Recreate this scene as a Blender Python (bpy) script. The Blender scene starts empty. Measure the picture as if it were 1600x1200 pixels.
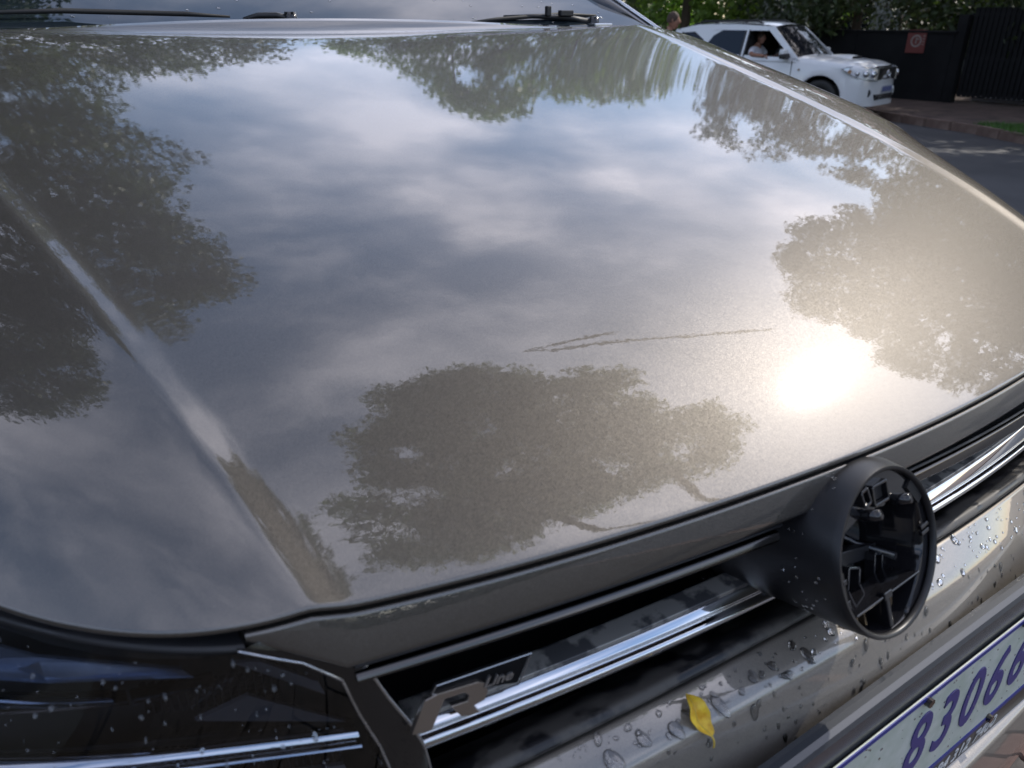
import bpy, bmesh, math, random
import numpy as np
from mathutils import Vector, Matrix, Quaternion
R = math.radians
rng = np.random.default_rng(7)
random.seed(7)
sc = bpy.context.scene
COL = sc.collection

# ------------------------------------------------------------------ camera
cam_d = bpy.data.cameras.new('camera'); cam = bpy.data.objects.new('camera', cam_d); COL.objects.link(cam)
sc.camera = cam
PITCH, HEAD = 25.4, 33.8
CAMP = Vector((-.559, -.248, 1.35))
cam.location = CAMP
cam.rotation_euler = (R(90 - PITCH), 0, R(-HEAD))
cam_d.sensor_width = 36; cam_d.lens = 36 * 1200 / 1600
cam_d.clip_start = .02; cam_d.clip_end = 1500
cam_d.dof.use_dof = True; cam_d.dof.focus_distance = .95; cam_d.dof.aperture_fstop = 10

# ------------------------------------------------------------------ sky and sun
SUN_AZ, SUN_EL = 89.8, 42.4          # azimuth from +Y towards +X
w = bpy.data.worlds.new('World'); sc.world = w; w.use_nodes = True
nt = w.node_tree; nt.nodes.clear()
def wn(t, **k):
    n = nt.nodes.new(t)
    for a, b in k.items(): setattr(n, a, b)
    return n
out = wn('ShaderNodeOutputWorld'); bg = wn('ShaderNodeBackground'); bg.inputs[1].default_value = .15
sky = wn('ShaderNodeTexSky', sky_type='NISHITA', sun_disc=False)
sky.sun_elevation = R(SUN_EL); sky.sun_rotation = R(SUN_AZ); sky.air_density = 1.0; sky.dust_density = .8; sky.ozone_density = 1.2
tc = wn('ShaderNodeTexCoord')
sep = wn('ShaderNodeSeparateXYZ'); nt.links.new(tc.outputs['Generated'], sep.inputs[0])
ad = wn('ShaderNodeMath', operation='MAXIMUM'); nt.links.new(sep.outputs[2], ad.inputs[0]); ad.inputs[1].default_value = 0
ad2 = wn('ShaderNodeMath', operation='ADD'); nt.links.new(ad.outputs[0], ad2.inputs[0]); ad2.inputs[1].default_value = .32
dx = wn('ShaderNodeMath', operation='DIVIDE'); nt.links.new(sep.outputs[0], dx.inputs[0]); nt.links.new(ad2.outputs[0], dx.inputs[1])
dy = wn('ShaderNodeMath', operation='DIVIDE'); nt.links.new(sep.outputs[1], dy.inputs[0]); nt.links.new(ad2.outputs[0], dy.inputs[1])
cmb = wn('ShaderNodeCombineXYZ'); nt.links.new(dx.outputs[0], cmb.inputs[0]); nt.links.new(dy.outputs[0], cmb.inputs[1])
def cloud(scale, detail, rough, dist, lo, hi, off):
    mp = wn('ShaderNodeMapping'); mp.inputs['Location'].default_value = off; mp.inputs['Rotation'].default_value = (0, 0, .5)
    mp.inputs['Scale'].default_value = (1, 1.2, 1); nt.links.new(cmb.outputs[0], mp.inputs[0])
    n = wn('ShaderNodeTexNoise'); n.inputs['Scale'].default_value = scale; n.inputs['Detail'].default_value = detail
    n.inputs['Roughness'].default_value = rough; n.inputs['Distortion'].default_value = dist
    nt.links.new(mp.outputs[0], n.inputs['Vector'])
    r = wn('ShaderNodeMapRange', interpolation_type='SMOOTHSTEP'); nt.links.new(n.outputs[0], r.inputs[0])
    r.inputs[1].default_value = lo; r.inputs[2].default_value = hi
    return r
c1 = cloud(1.9, 10, .52, .12, .38, .76, (3.1, 1.3, 0)); c2 = cloud(5.2, 9, .55, .25, .44, .80, (7.7, 2.2, 4))
mx = wn('ShaderNodeMath', operation='MULTIPLY_ADD'); nt.links.new(c2.outputs[0], mx.inputs[0]); mx.inputs[1].default_value = .45; nt.links.new(c1.outputs[0], mx.inputs[2])
mx.use_clamp = True
ms = wn('ShaderNodeMath', operation='MULTIPLY'); nt.links.new(mx.outputs[0], ms.inputs[0]); ms.inputs[1].default_value = .8
# the cloud bank lies mostly towards the sun's side of the sky, the rest is clearer blue
dt = wn('ShaderNodeVectorMath', operation='DOT_PRODUCT'); nt.links.new(tc.outputs['Generated'], dt.inputs[0])
dt.inputs[1].default_value = (math.sin(R(62)) * math.cos(R(52)), math.cos(R(62)) * math.cos(R(52)), math.sin(R(52)))
dr_ = wn('ShaderNodeMapRange', interpolation_type='SMOOTHSTEP'); nt.links.new(dt.outputs['Value'], dr_.inputs[0])
dr_.inputs[1].default_value = .72; dr_.inputs[2].default_value = .99; dr_.inputs[3].default_value = .52; dr_.inputs[4].default_value = 1.15
ms2 = wn('ShaderNodeMath', operation='MULTIPLY', use_clamp=True); nt.links.new(ms.outputs[0], ms2.inputs[0]); nt.links.new(dr_.outputs[0], ms2.inputs[1])
mixc = wn('ShaderNodeMixRGB'); nt.links.new(ms2.outputs[0], mixc.inputs[0]); nt.links.new(sky.outputs[0], mixc.inputs[1])
mixc.inputs[2].default_value = (12.6, 12.1, 13.2, 1)
nt.links.new(mixc.outputs[0], bg.inputs[0]); nt.links.new(bg.outputs[0], out.inputs[0])

sl = bpy.data.lights.new('sun', 'SUN'); so = bpy.data.objects.new('sun', sl); COL.objects.link(so)
SUNV = Vector((math.sin(R(SUN_AZ)) * math.cos(R(SUN_EL)), math.cos(R(SUN_AZ)) * math.cos(R(SUN_EL)), math.sin(R(SUN_EL))))
so.rotation_euler = SUNV.to_track_quat('Z', 'Y').to_euler(); so.location = (10, 3, 15)
sl.energy = 2.55; sl.angle = R(.53); sl.color = (1, .94, .85)
sc.view_settings.view_transform = 'Standard'; sc.view_settings.look = 'None'
sc.view_settings.exposure = 0.55; sc.view_settings.gamma = 1; sc.view_settings.use_curve_mapping = False
try:
    sc.cycles.use_denoising = True; sc.cycles.max_bounces = 8; sc.cycles.transparent_max_bounces = 16
    sc.cycles.sample_clamp_indirect = 8; sc.cycles.caustics_reflective = False; sc.cycles.caustics_refractive = False
except Exception: pass

# ------------------------------------------------------------------ helpers
def tag(o, label=None, cat=None, group=None, kind=None):
    if label: o['label'] = label
    if cat: o['category'] = cat
    if group: o['group'] = group
    if kind: o['kind'] = kind
    return o
def empty(name, loc=(0, 0, 0), rz=0, label=None, cat=None, group=None, kind=None):
    o = bpy.data.objects.new(name, None); COL.objects.link(o); o.location = loc; o.rotation_euler = (0, 0, rz); o.empty_display_size = .1
    return tag(o, label, cat, group, kind)
def mobj(name, verts, faces, mat, parent=None, smooth=False, **k):
    me = bpy.data.meshes.new(name); me.from_pydata([tuple(map(float, v)) for v in verts], [], [tuple(f) for f in faces]); me.update()
    if mat:
        for m in (mat if isinstance(mat, (list, tuple)) else [mat]): me.materials.append(m)
    if smooth: me.polygons.foreach_set('use_smooth', [True] * len(me.polygons))
    o = bpy.data.objects.new(name, me); COL.objects.link(o)
    if parent: o.parent = parent
    return tag(o, **k)
class MB:
    def __init__(s): s.v = []; s.f = []
    def add(s, v, f):
        b = len(s.v); s.v += [tuple(p) for p in v]; s.f += [tuple(i + b for i in q) for q in f]; return s
    def box(s, c, d, M=None):
        x, y, z = d[0] / 2, d[1] / 2, d[2] / 2
        vs = [Vector((a * x, b * y, e * z)) for a in (-1, 1) for b in (-1, 1) for e in (-1, 1)]
        if M is not None: vs = [M @ p for p in vs]
        vs = [p + Vector(c) for p in vs]
        return s.add(vs, [(0, 1, 3, 2), (4, 6, 7, 5), (0, 4, 5, 1), (2, 3, 7, 6), (0, 2, 6, 4), (1, 5, 7, 3)])
    def tube(s, pts, rad, n=10, caps=True):
        pts = [Vector(p) for p in pts]; rs = rad if isinstance(rad, (list, tuple)) else [rad] * len(pts)
        b = len(s.v); up = Vector((0, 0, 1))
        for i, p in enumerate(pts):
            t = (pts[min(i + 1, len(pts) - 1)] - pts[max(i - 1, 0)]).normalized()
            u = t.cross(up)
            if u.length < .05: u = t.cross(Vector((0, 1, 0)))
            u.normalize(); v = t.cross(u)
            for k in range(n):
                a = 2 * math.pi * k / n; s.v.append(tuple(p + rs[i] * (math.cos(a) * u + math.sin(a) * v)))
        for i in range(len(pts) - 1):
            for k in range(n):
                q = b + i * n; s.f.append((q + k, q + (k + 1) % n, q + n + (k + 1) % n, q + n + k))
        if caps:
            s.f.append(tuple(b + k for k in range(n))[::-1]); s.f.append(tuple(b + (len(pts) - 1) * n + k for k in range(n)))
        return s
    def prism(s, poly, a, b):      # poly: list of 3D points, extruded from offset a to offset b
        n = len(poly); A = [Vector(p) + Vector(a) for p in poly]; B = [Vector(p) + Vector(b) for p in poly]
        return s.add(A + B, [tuple(range(n)), tuple(range(2 * n - 1, n - 1, -1))] + [(i, i + n, (i + 1) % n + n, (i + 1) % n) for i in range(n)])
    def grid(s, rows, close=False):
        b = len(s.v); n = len(rows[0])
        for r in rows: s.v += [tuple(p) for p in r]
        for i in range(len(rows) - 1):
            for j in range(n - (0 if close else 1)):
                k = (j + 1) % n; s.f.append((b + i * n + j, b + i * n + k, b + (i + 1) * n + k, b + (i + 1) * n + j))
        return s
    def build(s, name, mat, parent=None, smooth=False, bevel=0, **k):
        o = mobj(name, s.v, s.f, mat, parent, smooth, **k)
        if bevel:
            m = o.modifiers.new('bevel', 'BEVEL'); m.width = bevel; m.segments = 2; m.limit_method = 'ANGLE'; m.angle_limit = R(40)
        return o
def autosmooth(o, ang=40):
    me = o.data; bm = bmesh.new(); bm.from_mesh(me)
    bmesh.ops.remove_doubles(bm, verts=bm.verts, dist=1e-6)
    bmesh.ops.recalc_face_normals(bm, faces=bm.faces)
    for e in bm.edges:
        if len(e.link_faces) == 2 and e.calc_face_angle(0) > R(ang): e.smooth = False
    for f in bm.faces: f.smooth = True
    bm.to_mesh(me); bm.free(); return o
def fillet(pts, seg=5):
    """pts: (y,z,r) polyline of a profile; corners rounded with radius-like cut r; constant point count."""
    o = []
    for i, (y, z, r) in enumerate(pts):
        if i in (0, len(pts) - 1) or r <= 0:
            o.append((y, z)); continue
        p = np.array([y, z]); a = np.array(pts[i - 1][:2]); b = np.array(pts[i + 1][:2])
        da, db = a - p, b - p; la, lb = np.linalg.norm(da), np.linalg.norm(db)
        c = min(r, .45 * la, .45 * lb); A = p + da / la * c; B = p + db / lb * c
        for t in np.linspace(0, 1, seg + 1):
            o.append(tuple((1 - t) ** 2 * A + 2 * t * (1 - t) * p + t * t * B))
    return o
def loft(name, xs, prof, mat, parent, close=False, ang=50, seg=5, **k):
    rows = [[(x, y, z) for y, z in fillet(prof(x), seg)] for x in xs]
    mb = MB(); mb.grid(rows, close)
    if close:
        n = len(rows[0]); mb.f.append(tuple(range(n))); mb.f.append(tuple(range((len(rows) - 1) * n, len(rows) * n))[::-1])
    return autosmooth(mb.build(name, mat, parent, **k), ang)

# ------------------------------------------------------------------ materials
def mat(name, col=(.5, .5, .5), rough=.5, metal=0, coat=0, coat_r=.03, ior=1.5, spec=.5, trans=0):
    m = bpy.data.materials.new(name); m.use_nodes = True; p = m.node_tree.nodes['Principled BSDF']
    p.inputs['Base Color'].default_value = (*col, 1); p.inputs['Roughness'].default_value = rough; p.inputs['Metallic'].default_value = metal
    p.inputs['Coat Weight'].default_value = coat; p.inputs['Coat Roughness'].default_value = coat_r; p.inputs['IOR'].default_value = ior
    p.inputs['Specular IOR Level'].default_value = spec; p.inputs['Transmission Weight'].default_value = trans
    return m
def N(m, t, **k):
    n = m.node_tree.nodes.new(t)
    for a, b in k.items():
        if a in n.inputs: n.inputs[a].default_value = b
        else: setattr(n, a, b)
    return n
def lk(m, a, b): m.node_tree.links.new(a, b)
def P(m): return m.node_tree.nodes['Principled BSDF']
def noisy(m, col1, col2, scale, detail=6, lo=.35, hi=.65, vec='Object', sock='Base Color', rough=.55, dist=0):
    t = N(m, 'ShaderNodeTexCoord'); n = N(m, 'ShaderNodeTexNoise', Scale=scale, Detail=detail, Roughness=rough, Distortion=dist)
    lk(m, t.outputs[vec], n.inputs['Vector'])
    r = N(m, 'ShaderNodeValToRGB'); r.color_ramp.elements[0].position = lo; r.color_ramp.elements[1].position = hi
    if sock == 'Base Color':
        r.color_ramp.elements[0].color = (*col1, 1); r.color_ramp.elements[1].color = (*col2, 1)
    else:
        r.color_ramp.elements[0].color = (col1,) * 3 + (1,); r.color_ramp.elements[1].color = (col2,) * 3 + (1,)
    lk(m, n.outputs[0], r.inputs[0]); lk(m, r.outputs[0], P(m).inputs[sock]); return n
def bumpy(m, scale, strength, dist=.002, detail=5, vec='Object'):
    t = N(m, 'ShaderNodeTexCoord'); n = N(m, 'ShaderNodeTexNoise', Scale=scale, Detail=detail); lk(m, t.outputs[vec], n.inputs['Vector'])
    b = N(m, 'ShaderNodeBump', Strength=strength, Distance=dist); lk(m, n.outputs[0], b.inputs['Height']); lk(m, b.outputs[0], P(m).inputs['Normal'])

def make_paint(name, dust=.25, ca=(.080, .073, .066, 1), cb=(.126, .115, .103, 1)):
    m = mat(name, (.13, .12, .107), .6, .92, 1.0, .03)
    t = N(m, 'ShaderNodeTexCoord')
    v = N(m, 'ShaderNodeTexVoronoi', Scale=2600); lk(m, t.outputs['Object'], v.inputs['Vector'])
    sub = N(m, 'ShaderNodeVectorMath', operation='SUBTRACT'); lk(m, v.outputs['Color'], sub.inputs[0]); sub.inputs[1].default_value = (.5, .5, .5)
    scl = N(m, 'ShaderNodeVectorMath', operation='SCALE'); lk(m, sub.outputs[0], scl.inputs[0]); scl.inputs['Scale'].default_value = .16
    g = N(m, 'ShaderNodeNewGeometry'); add = N(m, 'ShaderNodeVectorMath', operation='ADD'); lk(m, g.outputs['Normal'], add.inputs[0]); lk(m, scl.outputs[0], add.inputs[1])
    nm = N(m, 'ShaderNodeVectorMath', operation='NORMALIZE'); lk(m, add.outputs[0], nm.inputs[0]); lk(m, nm.outputs[0], P(m).inputs['Normal'])
    # flakes differ a little in brightness
    r = N(m, 'ShaderNodeMixRGB', blend_type='MIX'); r.inputs[1].default_value = ca; r.inputs[2].default_value = cb
    lk(m, v.outputs['Color'], r.inputs[0]); lk(m, r.outputs[0], P(m).inputs['Base Color'])
    P(m).inputs['Coat IOR'].default_value = 1.92
    rv = N(m, 'ShaderNodeMapRange'); rv.inputs[3].default_value = .44; rv.inputs[4].default_value = .60
    sx = N(m, 'ShaderNodeSeparateColor'); lk(m, v.outputs['Color'], sx.inputs[0]); lk(m, sx.outputs[1], rv.inputs[0]); lk(m, rv.outputs[0], P(m).inputs['Roughness'])
    # thin dust film and wiping marks dull the clear coat
    n = N(m, 'ShaderNodeTexNoise', Scale=5, Detail=8, Roughness=.65); mp = N(m, 'ShaderNodeMapping'); mp.inputs['Scale'].default_value = (1, 2.6, 1); mp.inputs['Rotation'].default_value = (0, 0, .6)
    lk(m, t.outputs['Object'], mp.inputs[0]); lk(m, mp.outputs[0], n.inputs['Vector'])
    mr = N(m, 'ShaderNodeMapRange'); mr.inputs[1].default_value = .35; mr.inputs[2].default_value = .8; mr.inputs[3].default_value = .010; mr.inputs[4].default_value = .014 + .04 * dust
    lk(m, n.outputs[0], mr.inputs[0]); lk(m, mr.outputs[0], P(m).inputs['Coat Roughness'])
    op = N(m, 'ShaderNodeTexNoise', Scale=170, Detail=2); lk(m, t.outputs['Object'], op.inputs['Vector'])
    ob = N(m, 'ShaderNodeBump', Strength=.02, Distance=.001); lk(m, op.outputs[0], ob.inputs['Height']); lk(m, ob.outputs[0], P(m).inputs['Coat Normal'])
    # fine swirl marks of washing scatter a little of the light close to the mirror direction
    gl = N(m, 'ShaderNodeBsdfGlossy', Roughness=.15); mxg = N(m, 'ShaderNodeMixShader'); mxg.inputs[0].default_value = .005
    lk(m, P(m).outputs[0], mxg.inputs[1]); lk(m, gl.outputs[0], mxg.inputs[2]); lk(m, mxg.outputs[0], m.node_tree.nodes['Material Output'].inputs[0])
    return m
M_paint = make_paint('metallic_paint'); M_paint_sunlit = make_paint('metallic_paint_sunlit', 1.5, (.20, .18, .155, 1), (.31, .28, .24, 1)); P(M_paint_sunlit).inputs['Metallic'].default_value = .4; P(M_paint_sunlit).inputs['Roughness'].default_value = .5  # second one: same car paint, lightened so the bumper looks sunlit
M_under = mat('underside', (.02, .02, .022), .7)
M_black = mat('black_plastic', (.014, .014, .016), .42)
noisy(M_black, .32, .55, 30, sock='Roughness')
M_satin = mat('satin_black_plastic', (.010, .010, .012), .36); bumpy(M_satin, 900, .12, .0004)
M_gloss = mat('gloss_black', (.009, .009, .011), .09, coat=.5)
M_rubber = mat('rubber', (.012, .012, .012), .6)
M_lampb = mat('lamp_black', (.004, .004, .005), .5, spec=.3)
M_chrome = mat('chrome', (.72, .73, .76), .045, 1)
M_badge = mat('badge_chrome', (.52, .48, .45), .24, .95)
M_chrome_worn = mat('chrome_worn', (.6, .61, .64), .12, 1); noisy(M_chrome_worn, .05, .32, 60, sock='Roughness')
M_dchrome = mat('dark_chrome', (.12, .11, .105), .16, 1)
M_dusty = mat('dusty_black_plastic', (.05, .047, .045), .5)
noisy(M_dusty, (.014, .014, .016), (.075, .070, .064), 30, lo=.46, hi=.56, detail=7)
noisy(M_dusty, .28, .58, 30, lo=.46, hi=.56, sock='Roughness', detail=7)
M_shelf = mat('dusty_chrome_shelf', (.3, .3, .3), .4, .55)
noisy(M_shelf, (.10, .10, .105), (.34, .33, .31), 45, lo=.42, hi=.50, detail=5)
M_glass = mat('windscreen_glass', (.010, .015, .020), .02, ior=1.6)
M_tint = mat('tinted_glass', (.012, .013, .018), .06, ior=1.5)
M_white = mat('white_car_paint', (.74, .75, .77), .3, coat=.8)
M_dark = mat('dark_interior', (.012, .011, .011), .8)
M_silver = mat('silver_trim', (.5, .51, .53), .25, .9)
M_platew = mat('plate_white', (.58, .62, .56), .42); noisy(M_platew, (.44, .50, .42), (.60, .63, .58), 55, lo=.3, hi=.7)
M_blue = mat('plate_blue', (.018, .030, .24), .4)
M_blued = mat('plate_digits', (.055, .045, .20), .45)
M_strip = mat('dealer_strip', (.035, .024, .02), .35)
M_wtext = mat('white_lettering', (.7, .7, .68), .5)
def thin_glass(name, tint=(.9, .92, .95), ior=1.5):
    m = bpy.data.materials.new(name); m.use_nodes = True; m.node_tree.nodes.clear()
    o = N(m, 'ShaderNodeOutputMaterial'); mxs = N(m, 'ShaderNodeMixShader'); f = N(m, 'ShaderNodeFresnel', IOR=ior)
    t = N(m, 'ShaderNodeBsdfTransparent'); t.inputs[0].default_value = (*tint, 1); g = N(m, 'ShaderNodeBsdfGlossy', Roughness=.015)
    lk(m, f.outputs[0], mxs.inputs[0]); lk(m, t.outputs[0], mxs.inputs[1]); lk(m, g.outputs[0], mxs.inputs[2]); lk(m, mxs.outputs[0], o.inputs[0]); return m
M_lens = thin_glass('lens', (.8, .83, .88), 1.66)
M_water = mat('water', (1, 1, 1), 0.0, ior=1.33, trans=1)
_t = N(M_water, 'ShaderNodeBsdfTransparent'); _m = N(M_water, 'ShaderNodeMixShader'); _m.inputs[0].default_value = .42
lk(M_water, _t.outputs[0], _m.inputs[1]); lk(M_water, P(M_water).outputs[0], _m.inputs[2])
_g = N(M_water, 'ShaderNodeBsdfGlossy', Roughness=.10); _f = N(M_water, 'ShaderNodeFresnel', IOR=1.5); _k = N(M_water, 'ShaderNodeMixShader')
lk(M_water, _f.outputs[0], _k.inputs[0]); lk(M_water, _m.outputs[0], _k.inputs[1]); lk(M_water, _g.outputs[0], _k.inputs[2]); lk(M_water, _k.outputs[0], M_water.node_tree.nodes['Material Output'].inputs[0])
def leafmat(name, a, b, scale=3.0, tr=.35):
    m = bpy.data.materials.new(name); m.use_nodes = True; p = P(m); p.inputs['Roughness'].default_value = .45
    t = N(m, 'ShaderNodeTexCoord'); n = N(m, 'ShaderNodeTexNoise', Scale=scale, Detail=3); lk(m, t.outputs['Object'], n.inputs['Vector'])
    r = N(m, 'ShaderNodeValToRGB'); r.color_ramp.elements[0].position = .35; r.color_ramp.elements[1].position = .65
    r.color_ramp.elements[0].color = (*a, 1); r.color_ramp.elements[1].color = (*b, 1); lk(m, n.outputs[0], r.inputs[0]); lk(m, r.outputs[0], p.inputs['Base Color'])
    tl = N(m, 'ShaderNodeBsdfTranslucent'); lk(m, r.outputs[0], tl.inputs[0]); mm = N(m, 'ShaderNodeMixShader'); mm.inputs[0].default_value = tr
    o = m.node_tree.nodes['Material Output']; lk(m, p.outputs[0], mm.inputs[1]); lk(m, tl.outputs[0], mm.inputs[2]); lk(m, mm.outputs[0], o.inputs[0]); return m
M_leaf = leafmat('leaf_green', (.08, .14, .02), (.17, .27, .04), .8, .45)
M_leafd = leafmat('leaf_dark', (.035, .052, .02), (.06, .088, .03), tr=.25)
M_leafb = leafmat('leaf_bright', (.14, .28, .03), (.22, .40, .05), tr=.5)
M_bark = mat('bark', (.10, .075, .055), .9); bumpy(M_bark, 20, .6, .02)
M_skin = mat('skin', (.30, .15, .10), .55); M_hair = mat('hair', (.05, .028, .018), .7)
M_tee = mat('white_cloth', (.70, .69, .74), .9); M_trousers = mat('dark_cloth', (.05, .05, .06), .9)

# ================================================================== SETTING
def road_z(x): return -.12 - .42 * min(max((x - 1.6) / 11.4, 0), 1)
M_ground = mat('soil', (.12, .09, .065), .95); noisy(M_ground, (.07, .05, .04), (.15, .11, .085), 1.2)
M_asph = mat('asphalt', (.05, .05, .055), .62); noisy(M_asph, (.036, .037, .042), (.068, .068, .074), .55, detail=10); bumpy(M_asph, 160, .5, .004)
M_verge = mat('verge', (.1, .07, .055), .9); noisy(M_verge, (.055, .036, .030), (.125, .085, .068), 2.4, detail=9); bumpy(M_verge, 26, .6, .02)
M_kerb = mat('kerb_concrete', (.2, .14, .11), .85); noisy(M_kerb, (.12, .075, .06), (.24, .17, .14), 3, detail=8)
M_paver = mat('red_brick_paver', (.2, .09, .065), .85); noisy(M_paver, (.085, .038, .029), (.125, .070, .056), 26, detail=9); bumpy(M_paver, 220, .5, .002)
M_paverg = mat('grey_brick_paver', (.14, .12, .105), .88); noisy(M_paverg, (.045, .040, .037), (.085, .074, .067), 26, detail=9); bumpy(M_paverg, 220, .5, .002)
M_joint = mat('joint_sand', (.05, .042, .035), .95)
M_wall = mat('dark_wall_paint', (.006, .006, .007), .85, spec=.3); noisy(M_wall, (.004, .004, .005), (.009, .009, .0105), 1.5)
M_house = mat('house_plaster', (.17, .18, .165), .9); M_hroof = mat('house_roof', (.10, .06, .05), .8)
M_grass = leafmat('grass_blades', (.045, .11, .02), (.09, .20, .03), 2.0, .3)

gm = MB(); gx = [-400, 1.5, 1.6, 13, 17.5, 400]; gz = [-.04, -.04, -.2, -.62, -.62, -.62]
gm.grid([[(x, y, z) for x, z in zip(gx, gz)] for y in (-400, -60, 60, 400)])
gm.build('ground', M_ground, kind='structure')
rm = MB(); rm.grid([[(x, y, road_z(x)) for x in (1.66, 4, 7, 10, 13, 21)] for y in (-120, 0, 120)])
rm.build('road', M_asph, kind='structure')
pm = MB().box((-4.2, 0, -.03), (11.5, 60, .04)); pav = pm.build('pavement', M_joint, kind='structure')
# herring of near pavers, each one a brick; grey course next to a red course as in the picture
i = 0; brick_me = {}
for m_, nm in ((M_paver, 'r'), (M_paverg, 'g')):
    b = MB().box((0, 0, 0), (.196, .096, .05)); o = b.build('brick', m_, None)
    mod = bmesh.new(); mod.from_mesh(o.data); bmesh.ops.bevel(mod, geom=mod.edges[:], offset=.005, segments=1, affect='EDGES'); mod.to_mesh(o.data); mod.free()
    brick_me[nm] = o.data; bpy.data.objects.remove(o)
spots = []
for r in range(34):
    for c in range(36):
        x = -2.05 + c * .1; y = -2.6 + r * .2 + (.1 if c % 2 else 0)
        if x < 1.5: spots.append((math.hypot(x - .95, y - .1), x, y))
spots.sort(); rest = {'r': MB(), 'g': MB()}
for k_, (_, x, y) in enumerate(spots):
    kind_ = 'r' if (x > .35 and -.30 < y - .25 * (x - 1) < .12) else 'g'; rot = R(90) + random.uniform(-.012, .012); z = -.024 + random.uniform(-.0015, .0015)
    if k_ < 290:
        o = bpy.data.objects.new('brick', brick_me[kind_]); COL.objects.link(o); o.parent = pav
        o.location = (x, y, z); o.rotation_euler = (random.uniform(-.01, .01), random.uniform(-.01, .01), rot)
    else: rest[kind_].box((x, y, z), (.194, .094, .05), Matrix.Rotation(rot, 3, 'Z'))
for kind_, m_ in (('r', M_paver), ('g', M_paverg)): rest[kind_].build('bricks', m_, pav, kind='stuff')
# kerb on our side
kb = MB().box((1.59, 0, -.08), (.13, 60, .16)).build('kerb', M_kerb, bevel=.012, kind='structure')
# far kerb, verge
path = [(13.2, -40), (13.35, -6), (13.5, 3), (13.72, 5.4), (14.15, 6.3), (14.65, 7.3), (14.95, 8.4), (15.3, 9.6), (16.3, 10.9), (17.1, 12.6), (17.3, 15), (17.35, 60)]
vg = MB(); vg.grid([[(x + .1, y, -.405), (60, y, -.405)] for x, y in path]); verge = vg.build('verge', M_verge, kind='structure')
fk = empty('kerb', (0, 0, 0), kind='structure')
def along(path, step):
    d = 0; out_ = []
    for (a, b), (c, e) in zip(path[:-1], path[1:]):
        L = math.hypot(c - a, e - b); t = step - d if out_ else 0
        while t <= L:
            out_.append((a + (c - a) * t / L, b + (e - b) * t / L, math.atan2(e - b, c - a))); t += step
        d = (L - (t - step))
    return out_
kme = None
for x, y, a in along([p for p in path if -8 < p[1] < 20], .62):
    if kme is None:
        o = MB().box((0, 0, 0), (.60, .16, .22)).build('kerb_stone', M_kerb, fk); bm = bmesh.new(); bm.from_mesh(o.data)
        bmesh.ops.bevel(bm, geom=bm.edges[:], offset=.02, segments=2, affect='EDGES'); bm.to_mesh(o.data); bm.free(); kme = o.data
    else: o = bpy.data.objects.new('kerb_stone', kme); COL.objects.link(o); o.parent = fk
    o.location = (x, y, -.50 + random.uniform(-.006, .006)); o.rotation_euler = (0, 0, a + random.uniform(-.02, .02))
# grass on the verge
gp = [(14.0, 6.2), (14.75, 7.35), (15.3, 7.3), (15.9, 6.0), (17.5, 3.0), (17.5, -4), (13.8, -4), (13.75, 4.8)]
def inpoly(x, y, poly):
    c = np.zeros(np.shape(x), bool); n = len(poly); j = n - 1
    for i in range(n):
        xi, yi = poly[i]; xj, yj = poly[j]
        if yi != yj: c ^= ((yi > y) != (yj > y)) & (x < (xj - xi) * (y - yi) / (yj - yi) + xi)
        j = i
    return c
def fast_mesh(name, V, F4, m, parent=None, **k):
    me = bpy.data.meshes.new(name); nv, nf = len(V), len(F4); s = F4.shape[1]
    me.vertices.add(nv); me.vertices.foreach_set('co', V.astype(np.float32).ravel())
    me.loops.add(nf * s); me.loops.foreach_set('vertex_index', F4.astype(np.int32).ravel())
    me.polygons.add(nf); me.polygons.foreach_set('loop_start', (np.arange(nf) * s).astype(np.int32))
    try: me.polygons.foreach_set('loop_total', np.full(nf, s, np.int32))
    except Exception: pass
    me.update(calc_edges=True)
    me.materials.append(m); o = bpy.data.objects.new(name, me); COL.objects.link(o)
    if parent: o.parent = parent
    return tag(o, **k)
X = rng.uniform(13.7, 17.5, 26000); Y = rng.uniform(-1, 7.5, 26000); k = inpoly(X, Y, gp); X, Y = X[k], Y[k]; n = len(X)
a = rng.uniform(0, 6.28, n); h = rng.uniform(.03, .085, n); wd = .006
V = np.zeros((n, 3, 3)); V[:, 0] = np.c_[X - wd * np.cos(a), Y - wd * np.sin(a), np.full(n, -.403)]; V[:, 1] = np.c_[X + wd * np.cos(a), Y + wd * np.sin(a), np.full(n, -.403)]
V[:, 2] = np.c_[X + rng.normal(0, .02, n), Y + rng.normal(0, .02, n), -.403 + h]
fast_mesh('grass', V.reshape(-1, 3), np.arange(3 * n).reshape(-1, 3), M_grass, kind='stuff', label='short green grass on the verge across the road', cat='grass')
mobj('lawn', [(x, y, -.40) for x, y in gp], [tuple(range(len(gp)))], mat('lawn_soil', (.03, .06, .015), .95), kind='structure')

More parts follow.
